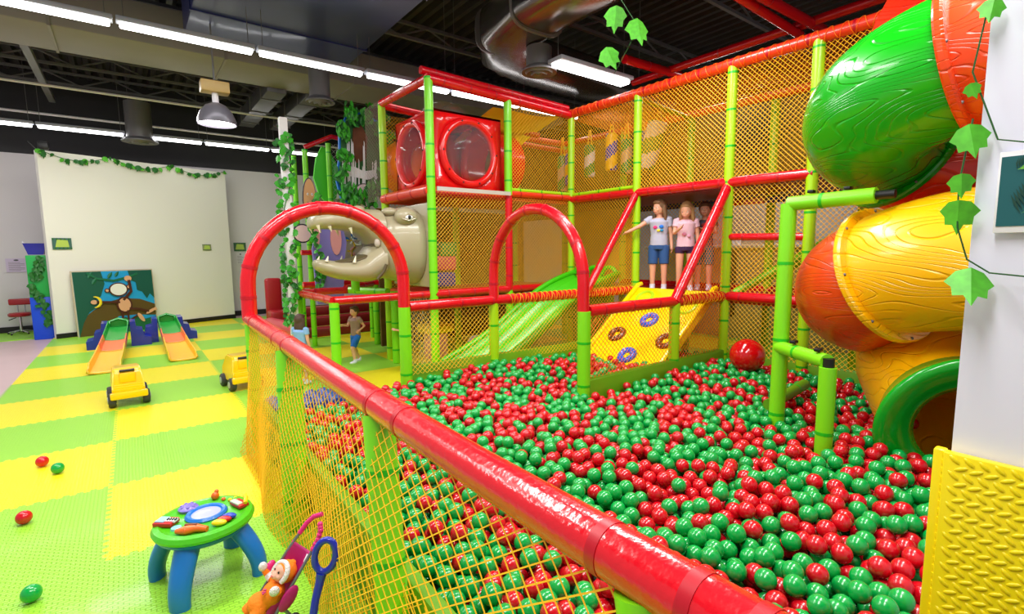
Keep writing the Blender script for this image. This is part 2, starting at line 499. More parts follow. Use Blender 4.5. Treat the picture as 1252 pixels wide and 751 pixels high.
def diffuser(c, R, label, drop=.35):
    t = thing('ceiling_vent', label, 'air vent', c)
    MB().cyl((c[0], c[1], c[2] + .03), (c[0], c[1], c[2] + drop), R * .72, M_STEEL, 28).build('drum', None, t)
    MB().lathe([(R * .7, .06), (R, .0), (R, -.02), (R * .8, -.01), (R * .72, -.035), (R * .5, -.015), (R * .42, -.05), (R * .2, -.02), (.02, -.05)], M_STEEL, 28, c).build('louvre_cone', None, t)
diffuser((4.25, 5.0, 3.72), .22, 'round black air vent under the large duct elbow', .28)
diffuser((.33, 12.0, 3.62), .29, 'round grey air vent hanging in front of the far light row', .7)
diffuser((2.38, 7.7, 3.68), .2, 'small round grey air vent under the beige duct near the ivy column', .6)
# pendant high-bay lamp
t = thing('pendant_lamp', 'bell-shaped industrial pendant lamp hanging lit over the mats', 'lamp', (.97, 7.15, 3.05))
M_SHADE = mat('ribbed lamp shade', (.50, .49, .53), .3, metal=.3)
MB().lathe([(.215, 0), (.21, .05), (.17, .15), (.11, .22), (.05, .25), (.04, .25), (.1, .21), (.16, .14), (.2, .05), (.205, 0)], M_SHADE, 36, (.97, 7.15, 3.05), caps=False).build('lamp_shade', None, t)
MB().lathe([(.0, .02), (.195, .02), (.19, .04), (0, .05)], mat('lit lamp glass', (1, .97, 1), .3, emit=9), 36, (.97, 7.15, 3.05)).build('bulb_glass', None, t)
MB().cyl((.97, 7.15, 3.29), (.97, 7.15, 3.42), .035, M_WHITE).build('neck', None, t)
MB().box((.97, 7.15, 3.48), (.3, .17, .13), mat('ballast box brass', (.72, .60, .36), .4), bev=.01).build('ballast_box', None, t)
MB().tube([(.97, 7.15, 3.54), (.97, 7.15, 5)], .01, M_STEEL, 6).build('hanger', None, t)
# ------------------------------------------------------------------ ball pit enclosure
XR = .66                       # near rail line
pit = thing('ball_pit_fence', 'red-railed netted fence with lime posts enclosing the ball pit, nearest the camera', 'play fence', (XR, 1.0, 0))
b0 = (.70, 4.24, 1.0)
mb = MB()
def bar_y(y): return XR + .04 * max(0, (y - 2)) / 2.24
pts = [(bar_y(y), y, .955 + .045 * max(0, min(1, (y - 1) / 3))) for y in (-.8, 0, .5, 1, 1.6, 2.2, 3, 3.6, 4.24)]
mb.tube(pts, .052, M_RED, 24)
for y in (.30, .40, .585, 1.43, 1.66, 2.95, 3.2, 4.0):
    z = .955 + .045 * max(0, min(1, (y - 1) / 3)); mb.tube([(bar_y(y), y - .012, z), (bar_y(y), y + .012, z)], .0535, M_REDT, 24)
mb.build('rail', None, pit)
# padded inner wall of the pit
def padwall(a, b, h, parent, t=.06):
    a, b = V(a), V(b); d = (b - a).normalized(); n_ = V((-d.y, d.x, 0))
    L = (b - a).length
    return MB().box((a + b) / 2 + V((0, 0, h / 2)), (L, t, h), M_PADG, (0, 0, math.atan2(d.y, d.x)), bev=.015).build('pad_wall', None, parent)
padwall((.70, -.8, 0), (.74, 4.2, 0), .36, pit)
lean = lambda y, z: (bar_y(y) - (1 - z / .95) * .12)
for (y, zt) in ((4.22, .96), (3.0, .95), (1.66, .93), (.5, .92)):
    xb = bar_y(y) - (.0 if y > 4 else .055)
    post('post', (xb, y - (0 if y > 4 else .22), .01), (bar_y(y), y, zt), pit, r=.045 if y > 4 else (.068 if y > 2 else .055), step=.3)
# net hanging from the rail, leaning out at the bottom and tucked under
def PN(u, v):
    y = -.75 + u; z = .97 * (1 - v / 1.0)
    s = v / 1.0
    tp_ = max(0, min(1, (4.35 - y) / .9))
    bulge = (.145 * s + .02 * math.sin(PI * min(1, s * 1.05)) * (.6 + .4 * math.sin(y * 4.1 + 1))) * tp_ ** .6
    post_pull = .03 * math.cos((y - .4) * 2 * PI / 1.25) * s
    return V((bar_y(y) - bulge - post_pull - .012, y + .012 * math.sin(9 * z + 3 * y), max(.012, z)))
net(MB(), PN, 4.97, 1.0, .034, .0022, flat=False, st=1.3).build('net', M_NETY, pit)
# second net on the inner pad wall, folded over its top
def PI2(u, v):
    y = -.7 + u; z = .40 * (1 - v / .42)
    return V((.662 - .10 * (v / .42) ** 1.3 - .012, y, max(.012, z)))
net(MB(), PI2, 4.85, .42, .034, .0022, flat=False, st=1.3).build('net', M_NETY, pit)
# arches
def arch(a, b, zt, parent, r=.055, zb=1.0):
    a, b = V(a), V(b); c = (a + b) / 2; half = (b - a) / 2; pts = []
    zs = zt - half.length * 1.0
    pts.append(a + V((0, 0, zb)));
    for z in np.linspace(zb + .1, zs, 3): pts.append(a + V((0, 0, z)))
    for k in range(1, 24):
        an = PI * k / 24
        pts.append(c - half * math.cos(an) + V((0, 0, zs + (zt - zs) * math.sin(an) )))
    for z in np.linspace(zs, zb + .1, 3): pts.append(b + V((0, 0, z)))
    pts.append(b + V((0, 0, zb)))
    mb = MB(); mb.tube(pts, r, M_RED, 20)
    for k in range(2, len(pts) - 2, 3):
        p = pts[k]; d = (pts[k + 1] - pts[k - 1]).normalized(); mb.tube([p - d * .012, p + d * .012], r * 1.05, M_REDT, 20)
    return mb.build('arch', None, parent)
arch((.70, 4.24, 0), (1.955, 4.2, 0), 1.86, pit)
arch((2.93, 4.17, 0), (2.93, 2.9, 0), 1.87, pit, r=.05)
# far side (B line) and bay (C line)
post('post', (1.955, 4.2, .2), (1.955, 4.2, 1.0), pit, r=.055)
post('post', (2.93, 4.18, .2), (2.93, 4.18, 1.0), pit, M_LIMEY, r=.05)
post('post', (2.93, 2.89, .2), (2.93, 2.89, 1.0), pit, r=.055)
post('post', (4.15, 2.88, .25), (4.15, 2.88, 1.0), pit, M_LIMEY)
post('post', (4.15, 4.1, .25), (4.15, 4.1, 1.0), pit, M_LIMEY)
rail('rail', (2.0, 4.2, 1.0), (2.93, 4.17, 1.0), pit)
rail('rail', (2.93, 4.17, 1.0), (5.0, 4.06, 1.0), pit)
rail('rail', (2.97, 2.89, 1.0), (5.0, 2.87, 1.0), pit)
lacing((3.1, 4.16, 1.0), (4.95, 4.06, 1.0), pit); lacing((4.2, 2.88, 1.0), (4.95, 2.87, 1.0), pit)
netq('net', (2.0, 4.2, .36), (2.93, 4.17, .36), (2.0, 4.2, .98), pit)
netq('net', (2.93, 4.17, .36), (5.0, 4.06, .36), (2.93, 4.17, .98), pit)
netq('net', (2.95, 2.88, .33), (5.0, 2.87, .33), (2.95, 2.88, .98), pit, M_NETO)
padwall((1.955, 4.24, 0), (5.0, 4.1, 0), .44, pit)
padwall((2.95, 2.88, 0), (5.0, 2.87, 0), .43, pit, .09)
padwall((5.03, .0, 0), (5.03, 2.9, 0), .42, pit)
nettri('net', (4.98, 4.05, 1.02), (4.15, 4.05, 1.02), (4.98, 4.05, 2.15), pit)
nettri('net', (4.98, 2.87, 1.02), (4.15, 2.87, 1.02), (4.98, 2.87, 2.12), pit, M_NETO)
rail('diagonal_rail', (4.13, 4.05, 1.0), (4.99, 4.05, 2.17), pit, r=.045, step=.25)
rail('diagonal_rail', (4.13, 2.87, 1.0), (4.99, 2.87, 2.13), pit, r=.05, step=.25)
MB().box((2.9, 1.75, .09), (4.3, 5.0, .14), mat('pit liner', (.05, .22, .10), .6)).build('pit_liner', None, pit)

# ------------------------------------------------------------------ two-level play frame
fr = thing('climbing_structure', 'two-level netted climbing frame with lime posts and red rails behind the ball pit', 'play frame', (5, 4, 0))
for (x, y, z0, z1, m) in ((2.8, 5.2, 0, 3.42, M_LIME), (3.9, 5.2, 2.2, 3.38, M_LIME), (3.9, 5.2, 0, 1.0, M_LIME), (5, 5.2, .0, 3.38, M_LIMEY), (5, 4.05, .2, 3.36, M_LIMEY),
                          (5, 2.86, .2, 3.35, M_LIMEY), (5, 2.06, .2, 3.33, M_LIMEY), (2.8, 6.5, 0, 3.42, M_LIMEY), (3.9, 6.5, 0, 3.3, M_LIMEY), (5, 6.5, 0, 3.3, M_LIMEY),
                          (6.1, 6.5, 0, 3.3, M_LIMEY), (6.1, 5.2, 0, 3.3, M_LIMEY), (6.1, 4.05, 0, 3.25, M_LIMEY), (6.1, 2.95, 0, 3.2, M_LIMEY), (6.1, 2.0, 0, 3.2, M_LIMEY), (4.9, 6.3, 2.2, 3.1, M_LIMEY)):
    post('post', (x, y, z0), (x, y, z1), fr, m)
rail('red_post', (3.9, 5.2, 1.0), (3.9, 5.2, 2.2), fr)
R = lambda a, b, m=M_RED, r=.05, st=.36: rail('rail', a, b, fr, m, r, step=st)
R((2.8, 5.2, 1.0), (5, 5.2, 1.0)); R((3.9, 5.2, 2.22), (5, 5.2, 2.22), M_ORAIL, .04)
R((5, 5.2, 2.2), (5, 2.05, 2.17), st=.3)
R((2.8, 5.2, 3.42), (5, 5.2, 3.34), r=.055); R((2.75, 5.28, 3.52), (5, 5.28, 3.45), r=.045)
R((2.8, 5.2, 3.42), (2.8, 6.5, 3.44)); R((2.8, 6.5, 3.42), (3.9, 6.5, 3.36))
R((5, 5.2, 3.36), (5, 1.2, 3.34), M_ORAIL, .055); lacing((5, 5.2, 3.36), (5, 1.2, 3.34), fr, r=.06, pitch=.06, m=M_NETO)
R((5, 2.86, 1.0), (5, 2.06, 1.0)); R((5, 2.86, 1.62), (5, 2.06, 1.6), r=.035)
R((2.8, 6.5, 2.2), (2.8, 5.2, 2.2), M_ORAIL, .07)
R((6.1, 5.2, 1.0), (6.1, 2.0, 1.0)); R((6.1, 6.5, 2.2), (6.1, 2.0, 2.2)); R((6.1, 6.5, 3.3), (6.1, 2.0, 3.25), M_ORAIL)
R((5, 6.5, 3.3), (6.1, 6.5, 3.3), M_ORAIL); R((3.9, 5.9, 3.25), (5.0, 5.9, 3.2), M_ORAIL, .04); R((3.9, 6.4, 3.2), (6.1, 6.4, 3.15), M_ORAIL, .04)
for (a, b) in (((3.9, 5.2, 2.27), (5, 5.2, 2.27)), ((5, 5.2, 2.26), (5, 4.05, 2.26)), ((5, 4.05, 3.3), (6.1, 4.05, 3.22))):
    post('lime_rail', a, b, fr, M_LIMEY, .025)
post('lime_rail', (5.35, 2.95, 1.0), (6.1, 2.2, 1.65), fr, M_LIME, .045)
post('lime_rail', (6.1, 3.0, 1.1), (6.1, 2.0, 1.7), fr, M_LIME, .045)
# nets
N = lambda a, b, d, m=M_NETY, c=.034, r=.0023: netq('net', a, b, d, fr, m, c, r)
N((2.8, 5.2, 1.0), (3.9, 5.2, 1.0), (2.8, 5.2, 2.2)); N((3.9, 5.2, 1.0), (5, 5.2, 1.0), (3.9, 5.2, 2.2))
N((3.9, 5.2, 2.2), (5, 5.2, 2.2), (3.9, 5.2, 3.36))
N((5, 5.2, 2.2), (5, 1.2, 2.2), (5, 5.2, 3.36), c=.034, r=.0027)
N((5, 5.2, 1.0), (5, 4.05, 1.0), (5, 5.2, 2.2))
N((5, 2.86, .4), (5, 1.2, .4), (5, 2.86, 2.2))
N((5, 2.86, .35), (5, 4.05, .35), (5, 2.86, 1.0))
N((2.8, 6.5, 1.0), (5, 6.5, 1.0), (2.8, 6.5, 3.3)); N((5, 6.5, 1.0), (5, 5.2, 1.0), (5, 6.5, 2.2))
N((6.1, 6.5, 1.0), (6.1, 2.0, 1.0), (6.1, 6.5, 3.3), M_NETY, .04, .003)
N((5, 6.5, 1.0), (6.1, 6.5, 1.0), (5, 6.5, 3.3)); N((5, 4.05, 2.2), (6.1, 4.05, 2.2), (5, 4.05, 3.25))
N((5, 5.2, 3.28), (6.1, 5.2, 3.22), (5, 1.4, 3.28), M_NETO, .04, .003)
N((2.8, 6.5, 2.2), (2.8, 7.1, 2.2), (2.8, 6.5, 3.5), mat('grey net cord', (.6, .52, .5), .6))
# decks
M_DRED = mat('red deck vinyl', (.80, .08, .10), .4, .2)
MB().box((3.9, 5.85, 2.17), (2.2, 1.25, .07), M_DRED, bev=.01).build('deck', None, fr)
MB().box((5.55, 4.0, 2.15), (1.05, 4.8, .05), mat('dark red deck slats', (.50, .07, .08), .5)).build('deck', None, fr)
MB().box((3.36, 5.13, 2.21), (1.04, .02, .045), mat('silver deck edge', (.85, .84, .84), .3, metal=.4)).build('deck_edge', None, fr)
MB().box((5.6, 4.0, .95), (1.1, 4.8, .06), M_DRED, bev=.01).build('deck', None, fr)
mb = MB()
for k in range(9): mb.box((5.12 + .0 * k, 5.05 - k * .26, 2.13), (.02, .03, .02), M_DRED)
M_CURT = mat('tan tarpaulin', (.80, .64, .36), .7, vary=(1, .1))
MB().box((6.25, 5.75, 1.62), (.03, 1.5, 1.15), M_CURT).build('back_panel', None, fr)
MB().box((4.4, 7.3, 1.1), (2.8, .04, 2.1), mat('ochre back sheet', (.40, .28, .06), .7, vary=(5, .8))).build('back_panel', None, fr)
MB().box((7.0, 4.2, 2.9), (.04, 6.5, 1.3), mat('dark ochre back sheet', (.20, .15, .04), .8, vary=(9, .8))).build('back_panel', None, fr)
# yellow fabric roof, sagging
mb = MB(); vs = []; n = 12
for i in range(n + 1):
    for j in range(n + 1):
        u, v = i / n, j / n
        vs.append((3.75 + 1.25 * u, 5.3 + 1.15 * v, 3.40 - .10 * math.sin(PI * u) - .12 * (1 - u) ** 2 - .30 * v + .02 * math.sin(6 * u + 4 * v)))
fs = [(i * (n + 1) + j, i * (n + 1) + j + 1, (i + 1) * (n + 1) + j + 1, (i + 1) * (n + 1) + j) for i in range(n) for j in range(n)]
mb.add(vs, fs); M_FAB = mat('yellow mesh fabric', (1, .84, .08), .6)
_nt = M_FAB.node_tree; _tr = _nt.nodes.new('ShaderNodeBsdfTranslucent'); _tr.inputs['Color'].default_value = (1, .66, .02, 1)
_mx = _nt.nodes.new('ShaderNodeMixShader'); _mx.inputs[0].default_value = .55
_nt.links.new(_nt.nodes['Principled BSDF'].outputs[0], _mx.inputs[1]); _nt.links.new(_tr.outputs[0], _mx.inputs[2]); _nt.links.new(_mx.outputs[0], _nt.nodes['Material Output'].inputs['Surface'])
mb.build('fabric_roof', M_FAB, fr)
MB().box((4.3, 6.45, 2.75), (1.3, .03, 1.0), mat('yellow back net sheet', (.55, .42, .04), .7)).build('back_panel', None, fr)

# coloured foam rollers above the children
for k, (c, y) in enumerate((((.2, .55, .75), 3.45), ((.85, .1, .12), 3.17), ((.95, .5, .7), 2.93), ((.1, .2, .75), 2.68))):
    MB().tube([(6.0, 3.75 - k * .27, 2.06), (6.0, 3.52 - k * .27, 2.06)], .04, mat('roller vinyl %d' % k, c, .35, .3), 16).build('foam_roller', None, fr)

# red frame under the roof behind
rf = thing('overhead_pipes', 'red padded pipes framing the upper right, high above the netted facade', 'pipe frame', (6, 3, 3.9))
for a, b, r in (((6.05, 5.0, 3.92), (6.05, .8, 3.92), .05), ((5.15, 4.40, 3.88), (6.28, 4.38, 3.9), .055), ((4.7, 2.62, 3.9), (6.3, 2.57, 3.9), .05), ((4.7, 2.74, 3.9), (6.1, 2.72, 3.84), .045)):
    rail('pipe', a, b, rf, r=r, step=.9)
for p in ((6.05, 4.9), (6.05, 1.2)): MB().tube([(p[0], p[1], 3.95), (p[0], p[1], 5)], .006, M_STEEL, 5).build('hanger', None, rf)

# ------------------------------------------------------------------ red crawl cube with bubble windows
cube = thing('crawl_cube', 'red plastic crawl cube with two round clear bubble windows on the upper deck', 'play tunnel', (3.38, 5.8, 2.2))
M_CUBE = mat('glossy red plastic', (.90, .07, .09), .22, .5)
def face_hole(mb, c, ax, ay, w_, h_, r, m, n=48):
    c, ax, ay = V(c), V(ax), V(ay); vs = []
    for k in range(n):
        a = 2 * PI * k / n; ca, sa = math.cos(a), math.sin(a)
        s = 1 / max(abs(ca), abs(sa))
        vs.append(c + ax * ca * s * w_ / 2 + ay * sa * s * h_ / 2); vs.append(c + ax * ca * r + ay * sa * r)
    mb.add(vs, [(2 * k, 2 * ((k + 1) % n), 2 * ((k + 1) % n) + 1, 2 * k + 1) for k in range(n)], m)
cx, cy, cz = 3.38, 5.80, 2.68; S = .98
mb = MB(); an = [(0, -1), (-1, 0), (0, 1), (1, 0)]
for (dx, dy) in an:
    face_hole(mb, (cx + dx * S / 2, cy + dy * S / 2, cz), (dy, -dx, 0) if dx == 0 else (0, 1, 0), (0, 0, 1), S, S * .94, .34 if (dx + dy) < 0 else .3, M_CUBE)
h = S / 2; zt = cz + S * .47; zb = cz - S * .47
for z in (zt, zb): mb.add([(cx - h, cy - h, z), (cx + h, cy - h, z), (cx + h, cy + h, z), (cx - h, cy + h, z)], [(0, 1, 2, 3)], M_CUBE)
o = mb.build('cube_shell', None, cube)
sm = o.modifiers.new('s', 'SOLIDIFY'); sm.thickness = .025
bm_ = mat('clear dome plastic', (.95, .93, .95), .04, trans=.0, alpha=.07, spec=1.0)
def window(c, n_, ax):
    n_, ax = V(n_), V(ax); c = V(c)
    MB().torus(c, .37, .045, M_CUBE, 48, 12, (ax, V((0, 0, 1)))).build('window_ring', None, cube)
    mb = MB()
    for k in range(10):
        a = 2 * PI * k / 10; mb.sph(c + (ax * math.cos(a) + V((0, 0, 1)) * math.sin(a)) * .375 + n_ * .045, .011, M_BLACK, 8, 6)
    mb.build('bolt_ring', None, cube)
    M_ = Matrix((( ax.x, 0, n_.x, c.x), (ax.y, 0, n_.y, c.y), (ax.z, 1, n_.z, c.z), (0, 0, 0, 1)))
    MB().lathe([(.34 * math.cos(t), .15 * math.sin(t)) for t in np.linspace(0, PI / 2 - .02, 12)], bm_, 40, M=M_, caps=False).build('clear_dome', None, cube)
window((cx, cy - h - .02, cz), (0, -1, 0), (1, 0, 0)); window((cx - h - .02, cy, cz), (-1, 0, 0), (0, 1, 0))
# tunnel tube with yellow-orange end behind the cube, clear dome on top
MB().tube([(cx + h, cy, cz), (cx + h + .45, cy + .05, cz)], .42, M_CUBE, 32, cap=False).build('tunnel_tube', None, cube)
MB().lathe([(.36 * math.cos(t), .26 * math.sin(t)) for t in np.linspace(0, PI / 2 - .02, 10)], bm_, 32, (cx, cy + .1, zt), caps=False).build('clear_dome', None, cube)
MB().torus((cx, cy + .1, zt), .37, .03, M_CUBE, 40, 10).build('window_ring', None, cube)
MB().lathe([(.40, 0), (.40, .5), (.3, .62), (0, .66)], mat('orange tunnel plastic', (.95, .45, .08), .3, .3), 32, M=Matrix.Translation((cx - .1, cy + h + .02, cz)) @ Euler((-PI / 2, 0, 0)).to_matrix().to_4x4()).build('tunnel_end', None, cube)

# ------------------------------------------------------------------ striped hanging bags
def bag(i, y, zt, L, r, cols, x=5.6, tilt=0.0):
    labs = ['leftmost striped punch bag, tan and green, hanging behind the corner post', 'white and green striped punch bag hanging alone behind the upper net',
            'blue and yellow striped punch bag hanging in the middle of the row', 'tan and green striped punch bag beside the blue and yellow one',
            'blue and yellow striped punch bag just left of the tall green one', 'large white and green striped punch bag hanging rightmost beyond the lime post', 'yellow and blue punch bag half hidden behind the corner post']
    t = thing('punch_bag', labs[i], 'punch bag', (x, y, zt - L), 0, 'striped punch bags on the upper deck')
    mb = MB(); seg, rings = 24, 22; vs = []
    M_ = Matrix.Translation((x, y, zt)) @ Euler((tilt, 0, 0)).to_matrix().to_4x4()
    for j in range(rings + 1):
        rr = r * (1 if 0 < j < rings else .8)
        for k in range(seg):
            a = 2 * PI * k / seg; vs.append(M_ @ V((rr * math.cos(a), rr * math.sin(a), -L * j / rings)))
    base = [mat('bag %d %d %d' % tuple(int(q * 99) for q in c), c, .45, .2) for c in cols]
    for j in range(rings):
        for k in range(seg):
            s = int(((k / seg) + j / rings * 1.5) * 2) % 2
            mb.add([vs[j * seg + k], vs[j * seg + (k + 1) % seg], vs[(j + 1) * seg + (k + 1) % seg], vs[(j + 1) * seg + k]], [(0, 1, 2, 3)], base[s])
    mb.lathe([(r * .8, 0), (0, .01)], base[0], seg, M=M_); mb.lathe([(r * .8, -L), (0, -L - .01)], base[1], seg, M=M_)
    mb.build('bag_body', None, t)
    mb = MB()
    for dx in (-.04, .04): mb.tube([M_ @ V((0, dx, 0)), V((x, y + dx * .3, 3.27))], .012, M_NETY, 6)
    mb.build('strap', None, t)
W_, G_, B_, Y_, T_ = (.92, .92, .9), (.05, .6, .22), (.08, .22, .75), (1, .78, .05), (.85, .72, .55)
bag(0, 6.02, 2.98, .55, .08, (T_, G_)); bag(6, 5.85, 3.0, .5, .08, (Y_, B_))
bag(1, 5.43, 3.05, .47, .08, (W_, G_)); bag(2, 5.0, 3.14, .52, .085, (B_, Y_)); bag(3, 4.85, 3.05, .48, .08, (T_, G_), x=5.75)
bag(4, 4.62, 3.12, .52, .085, (Y_, B_), x=5.8); bag(5, 4.20, 3.15, .62, .13, (G_, W_), x=5.6, tilt=.35)
# ------------------------------------------------------------------ balls
BR = .0375
prng = random.Random(11)
cellsz = .08; gridh = {}
balls = []
def zrest(x, y, base):
    z = base; ci, cj = int(math.floor(x / cellsz)), int(math.floor(y / cellsz)); D2 = (2 * BR * .985) ** 2
    for a in range(ci - 1, ci + 2):
        for b_ in range(cj - 1, cj + 2):
            for q in gridh.get((a, b_), ()):
                d2 = (q[0] - x) ** 2 + (q[1] - y) ** 2
                if d2 < D2:
                    zz = q[2] + math.sqrt(D2 - d2)
                    if zz > z: z = zz
    return z
def inpit(x, y):
    if x < .79 or x > 4.93 or y < -.62: return False
    if y > 4.1 - .0 * x + (.06 if x < 3 else 0): return False
    if x < 1.5 and y > 3.9: return False
    if x > 2.9 and abs(y - 2.875) < .1: return False
    if x > 1.72 and y < .42 - 0 and x < 2.3: return False
    if (x - 3.42) ** 2 + (y - 1.50) ** 2 < .0095 or (x - 3.08) ** 2 + (y - 1.12) ** 2 < .0095: return False
    if x > 3.3 + 0 and y < 1.15 and x < 4.9 and y > 0.0 and (y < .95): return x > 4.6 or x < 3.33
    return True
def seen(x, y, z=.36):
    p = project((x, y, z)); return p and -60 < p[0] < 1320 and p[1] < 820
def drop(n, x0, x1, y0, y1, cap):
    k = 0; miss = 0
    while k < n and miss < 6000:
        x, y = prng.uniform(x0, x1), prng.uniform(y0, y1)
        if not inpit(x, y) or not seen(x, y): miss += 1; continue
        z = zrest(x, y, .20 + BR)
        for s in (.045, .028, .016, .009):
            for _ in range(4):
                a = prng.uniform(0, 2 * PI); xx, yy = x + s * math.cos(a), y + s * math.sin(a)
                if not inpit(xx, yy): continue
                zz = zrest(xx, yy, .20 + BR)
                if zz < z: x, y, z = xx, yy, zz
        if z > cap(x, y): miss += 1; continue
        gridh.setdefault((int(math.floor(x / cellsz)), int(math.floor(y / cellsz))), []).append((x, y, z)); balls.append((x, y, z)); k += 1
capf = lambda x, y: .345 + .03 * math.sin(2.3 * x + 1) * math.sin(1.9 * y) + (.03 if y < 1.2 else 0)
drop(16000, .78, 4.95, -.62, 4.2, capf)
# stray balls on the mats
t_balls = [(-.575, 3.75, 'red'), (-.445, 2.86, 'green'), (-.598, 4.72, 'red'), (-.498, 4.50, 'green')]
def ballmesh(name, m, sub=3):
    b = bmesh.new(); bmesh.ops.create_icosphere(b, subdivisions=sub, radius=BR)
    me = bpy.data.meshes.new(name); b.to_mesh(me); b.free(); me.materials.append(m)
    me.polygons.foreach_set('use_smooth', [True] * len(me.polygons)); return me
MR, MG = ballmesh('red_ball', M_BRED), ballmesh('green_ball', M_BGRN)
def top_visible(q):
    # rough: no other ball squarely above it towards the eye
    d = (V((0, 0, 1.5)) - V(q)); d.normalize(); c0, c1 = int(math.floor(q[0] / cellsz)), int(math.floor(q[1] / cellsz))
    for a in range(c0 - 2, c0 + 3):
        for b_ in range(c1 - 2, c1 + 3):
            for o in gridh.get((a, b_), ()):
                if o == q: continue
                w_ = V(o) - V(q); t = w_.dot(d)
                if t > 0 and (w_ - d * t).length < BR * .9: return False
    return True
def colour(q):
    v = math.sin(7.3 * q[0] + 2.1 * math.sin(5 * q[1])) * math.sin(6.1 * q[1] + 1.3) + prng.uniform(-1.15, 1.15)
    return 'red' if v > .08 else 'green'
colr = [colour(q) for q in balls]
cand = []
for i, q in enumerate(balls):
    p = project(q)
    if p and 0 < p[0] < 1252 and 0 < p[1] < 751 and q[2] > .26:
        # the slice hidden behind the near red rail is skipped
        cand.append((p[2], i))
cand.sort(); chosen = []
for d_, i in cand:
    if top_visible(balls[i]): chosen.append(i)
    if len(chosen) >= 295: break
chs = set(chosen)
for i in chosen:
    q = balls[i]; c = colr[i]
    o = bpy.data.objects.new('pit_ball', MR if c == 'red' else MG); COL.objects.link(o); o.location = q
    tag(o, '%s plastic ball in the ball pit just behind the near red rail and its net' % c, 'ball', '%s balls in the near part of the ball pit' % c)
# the rest as one mass
b = bmesh.new(); bmesh.ops.create_icosphere(b, subdivisions=2, radius=BR)
tv = np.array([v.co[:] for v in b.verts]); tf = np.array([[v.index for v in f.verts] for f in b.faces]); b.free()
rest = [i for i in range(len(balls)) if i not in chs]
nv, nf = len(tv), len(tf)
rots = [np.array(Euler((prng.uniform(0, 6), prng.uniform(0, 6), 0)).to_matrix()) for _ in range(8)]
allv = np.concatenate([tv @ rots[k % 8] + np.array(balls[i]) for k, i in enumerate(rest)])
allf = np.concatenate([tf + k * nv for k in range(len(rest))])
me = bpy.data.meshes.new('pit_ball_mass')
me.vertices.add(len(allv)); me.vertices.foreach_set('co', allv.astype(np.float32).ravel())
me.loops.add(len(allf) * 3); me.loops.foreach_set('vertex_index', allf.astype(np.int32).ravel())
me.polygons.add(len(allf)); me.polygons.foreach_set('loop_start', np.arange(0, len(allf) * 3, 3, dtype=np.int32))
me.polygons.foreach_set('material_index', np.repeat([0 if colr[i] == 'red' else 1 for i in rest], nf).astype(np.int32))
me.polygons.foreach_set('use_smooth', [True] * len(allf))
me.materials.append(M_BRED); me.materials.append(M_BGRN); me.update(calc_edges=True)
o = bpy.data.objects.new('pit_balls', me); COL.objects.link(o)
tag(o, 'mass of red and green plastic balls filling the rest of the ball pit', 'balls', kind='stuff')
print('balls', len(balls), 'rest', len(rest))
labs = ['red ball alone on the green mat at the left edge', 'green ball lowest on the mat near the lower left corner', 'red ball on the yellow mat beside a green ball', 'green ball on the yellow mat beside a red ball']
for (x, y, c), l in zip(t_balls, labs):
    o = bpy.data.objects.new('play_ball', MR if c == 'red' else MG); COL.objects.link(o); o.location = (x, y, .016 + BR); o.scale = (1, 1, 1)
    tag(o, l, 'ball')
o = MB().sph((4.50, 2.33, .51), .155, mat('big red ball', (.80, .03, .06), .15, .6), 48, 24).build('big_ball')
tag(o, 'large glossy red ball resting on the small balls at the far side of the pit', 'ball')

# ------------------------------------------------------------------ spiral tube slide
sl = thing('tube_slide', 'spiral tube slide of green, orange and yellow moulded plastic on the right', 'slide', (3.95, .68, 0))
TG = mat('green tube plastic', (.03, .66, .05), .27, .35, bump=(20, .55, 'wood'))
TO = mat('orange tube plastic', (.90, .27, .05), .3, .3, bump=(20, .55, 'wood'))
TY = mat('yellow tube plastic', (1.0, .74, .02), .3, .3, bump=(20, .55, 'wood'))
TR = mat('red orange tube plastic', (.90, .18, .06), .3, .3, bump=(20, .55, 'wood'))
AX, AY, RHX, RHY, TRd = 3.97, .57, .42, .67, .365
def hel(th):   # degrees, path descends as th falls; th=90 is the pit-left side, 180 nearest the camera
    a = math.radians(th); z = 1.17 + (th - 90) / 360 * 1.05
    c_, s_ = math.cos(a), math.sin(a)
    return V((AX + RHX * math.copysign(abs(c_) ** .62, c_), AY + RHY * math.copysign(abs(s_) ** .62, s_), z))
def section(th0, th1, m, n=36, bulge=.015):
    raw = [hel(th0 + (th1 - th0) * k / 240) for k in range(241)]
    cum = [0]
    for k in range(240): cum.append(cum[-1] + (raw[k + 1] - raw[k]).length)
    pts = []; j = 0
    for k in range(n + 1):
        s_ = cum[-1] * k / n
        while j < 239 and cum[j + 1] < s_: j += 1
        pts.append(raw[j].lerp(raw[j + 1], (s_ - cum[j]) / max(1e-6, cum[j + 1] - cum[j])))
    rs = [TRd + bulge * math.sin(PI * k / n) for k in range(n + 1)]
    t_ = MB(); t_.tube(pts, TRd, m, 48, cap=False, rs=rs)
    return t_.build('tube_section', None, sl, sharp=80)
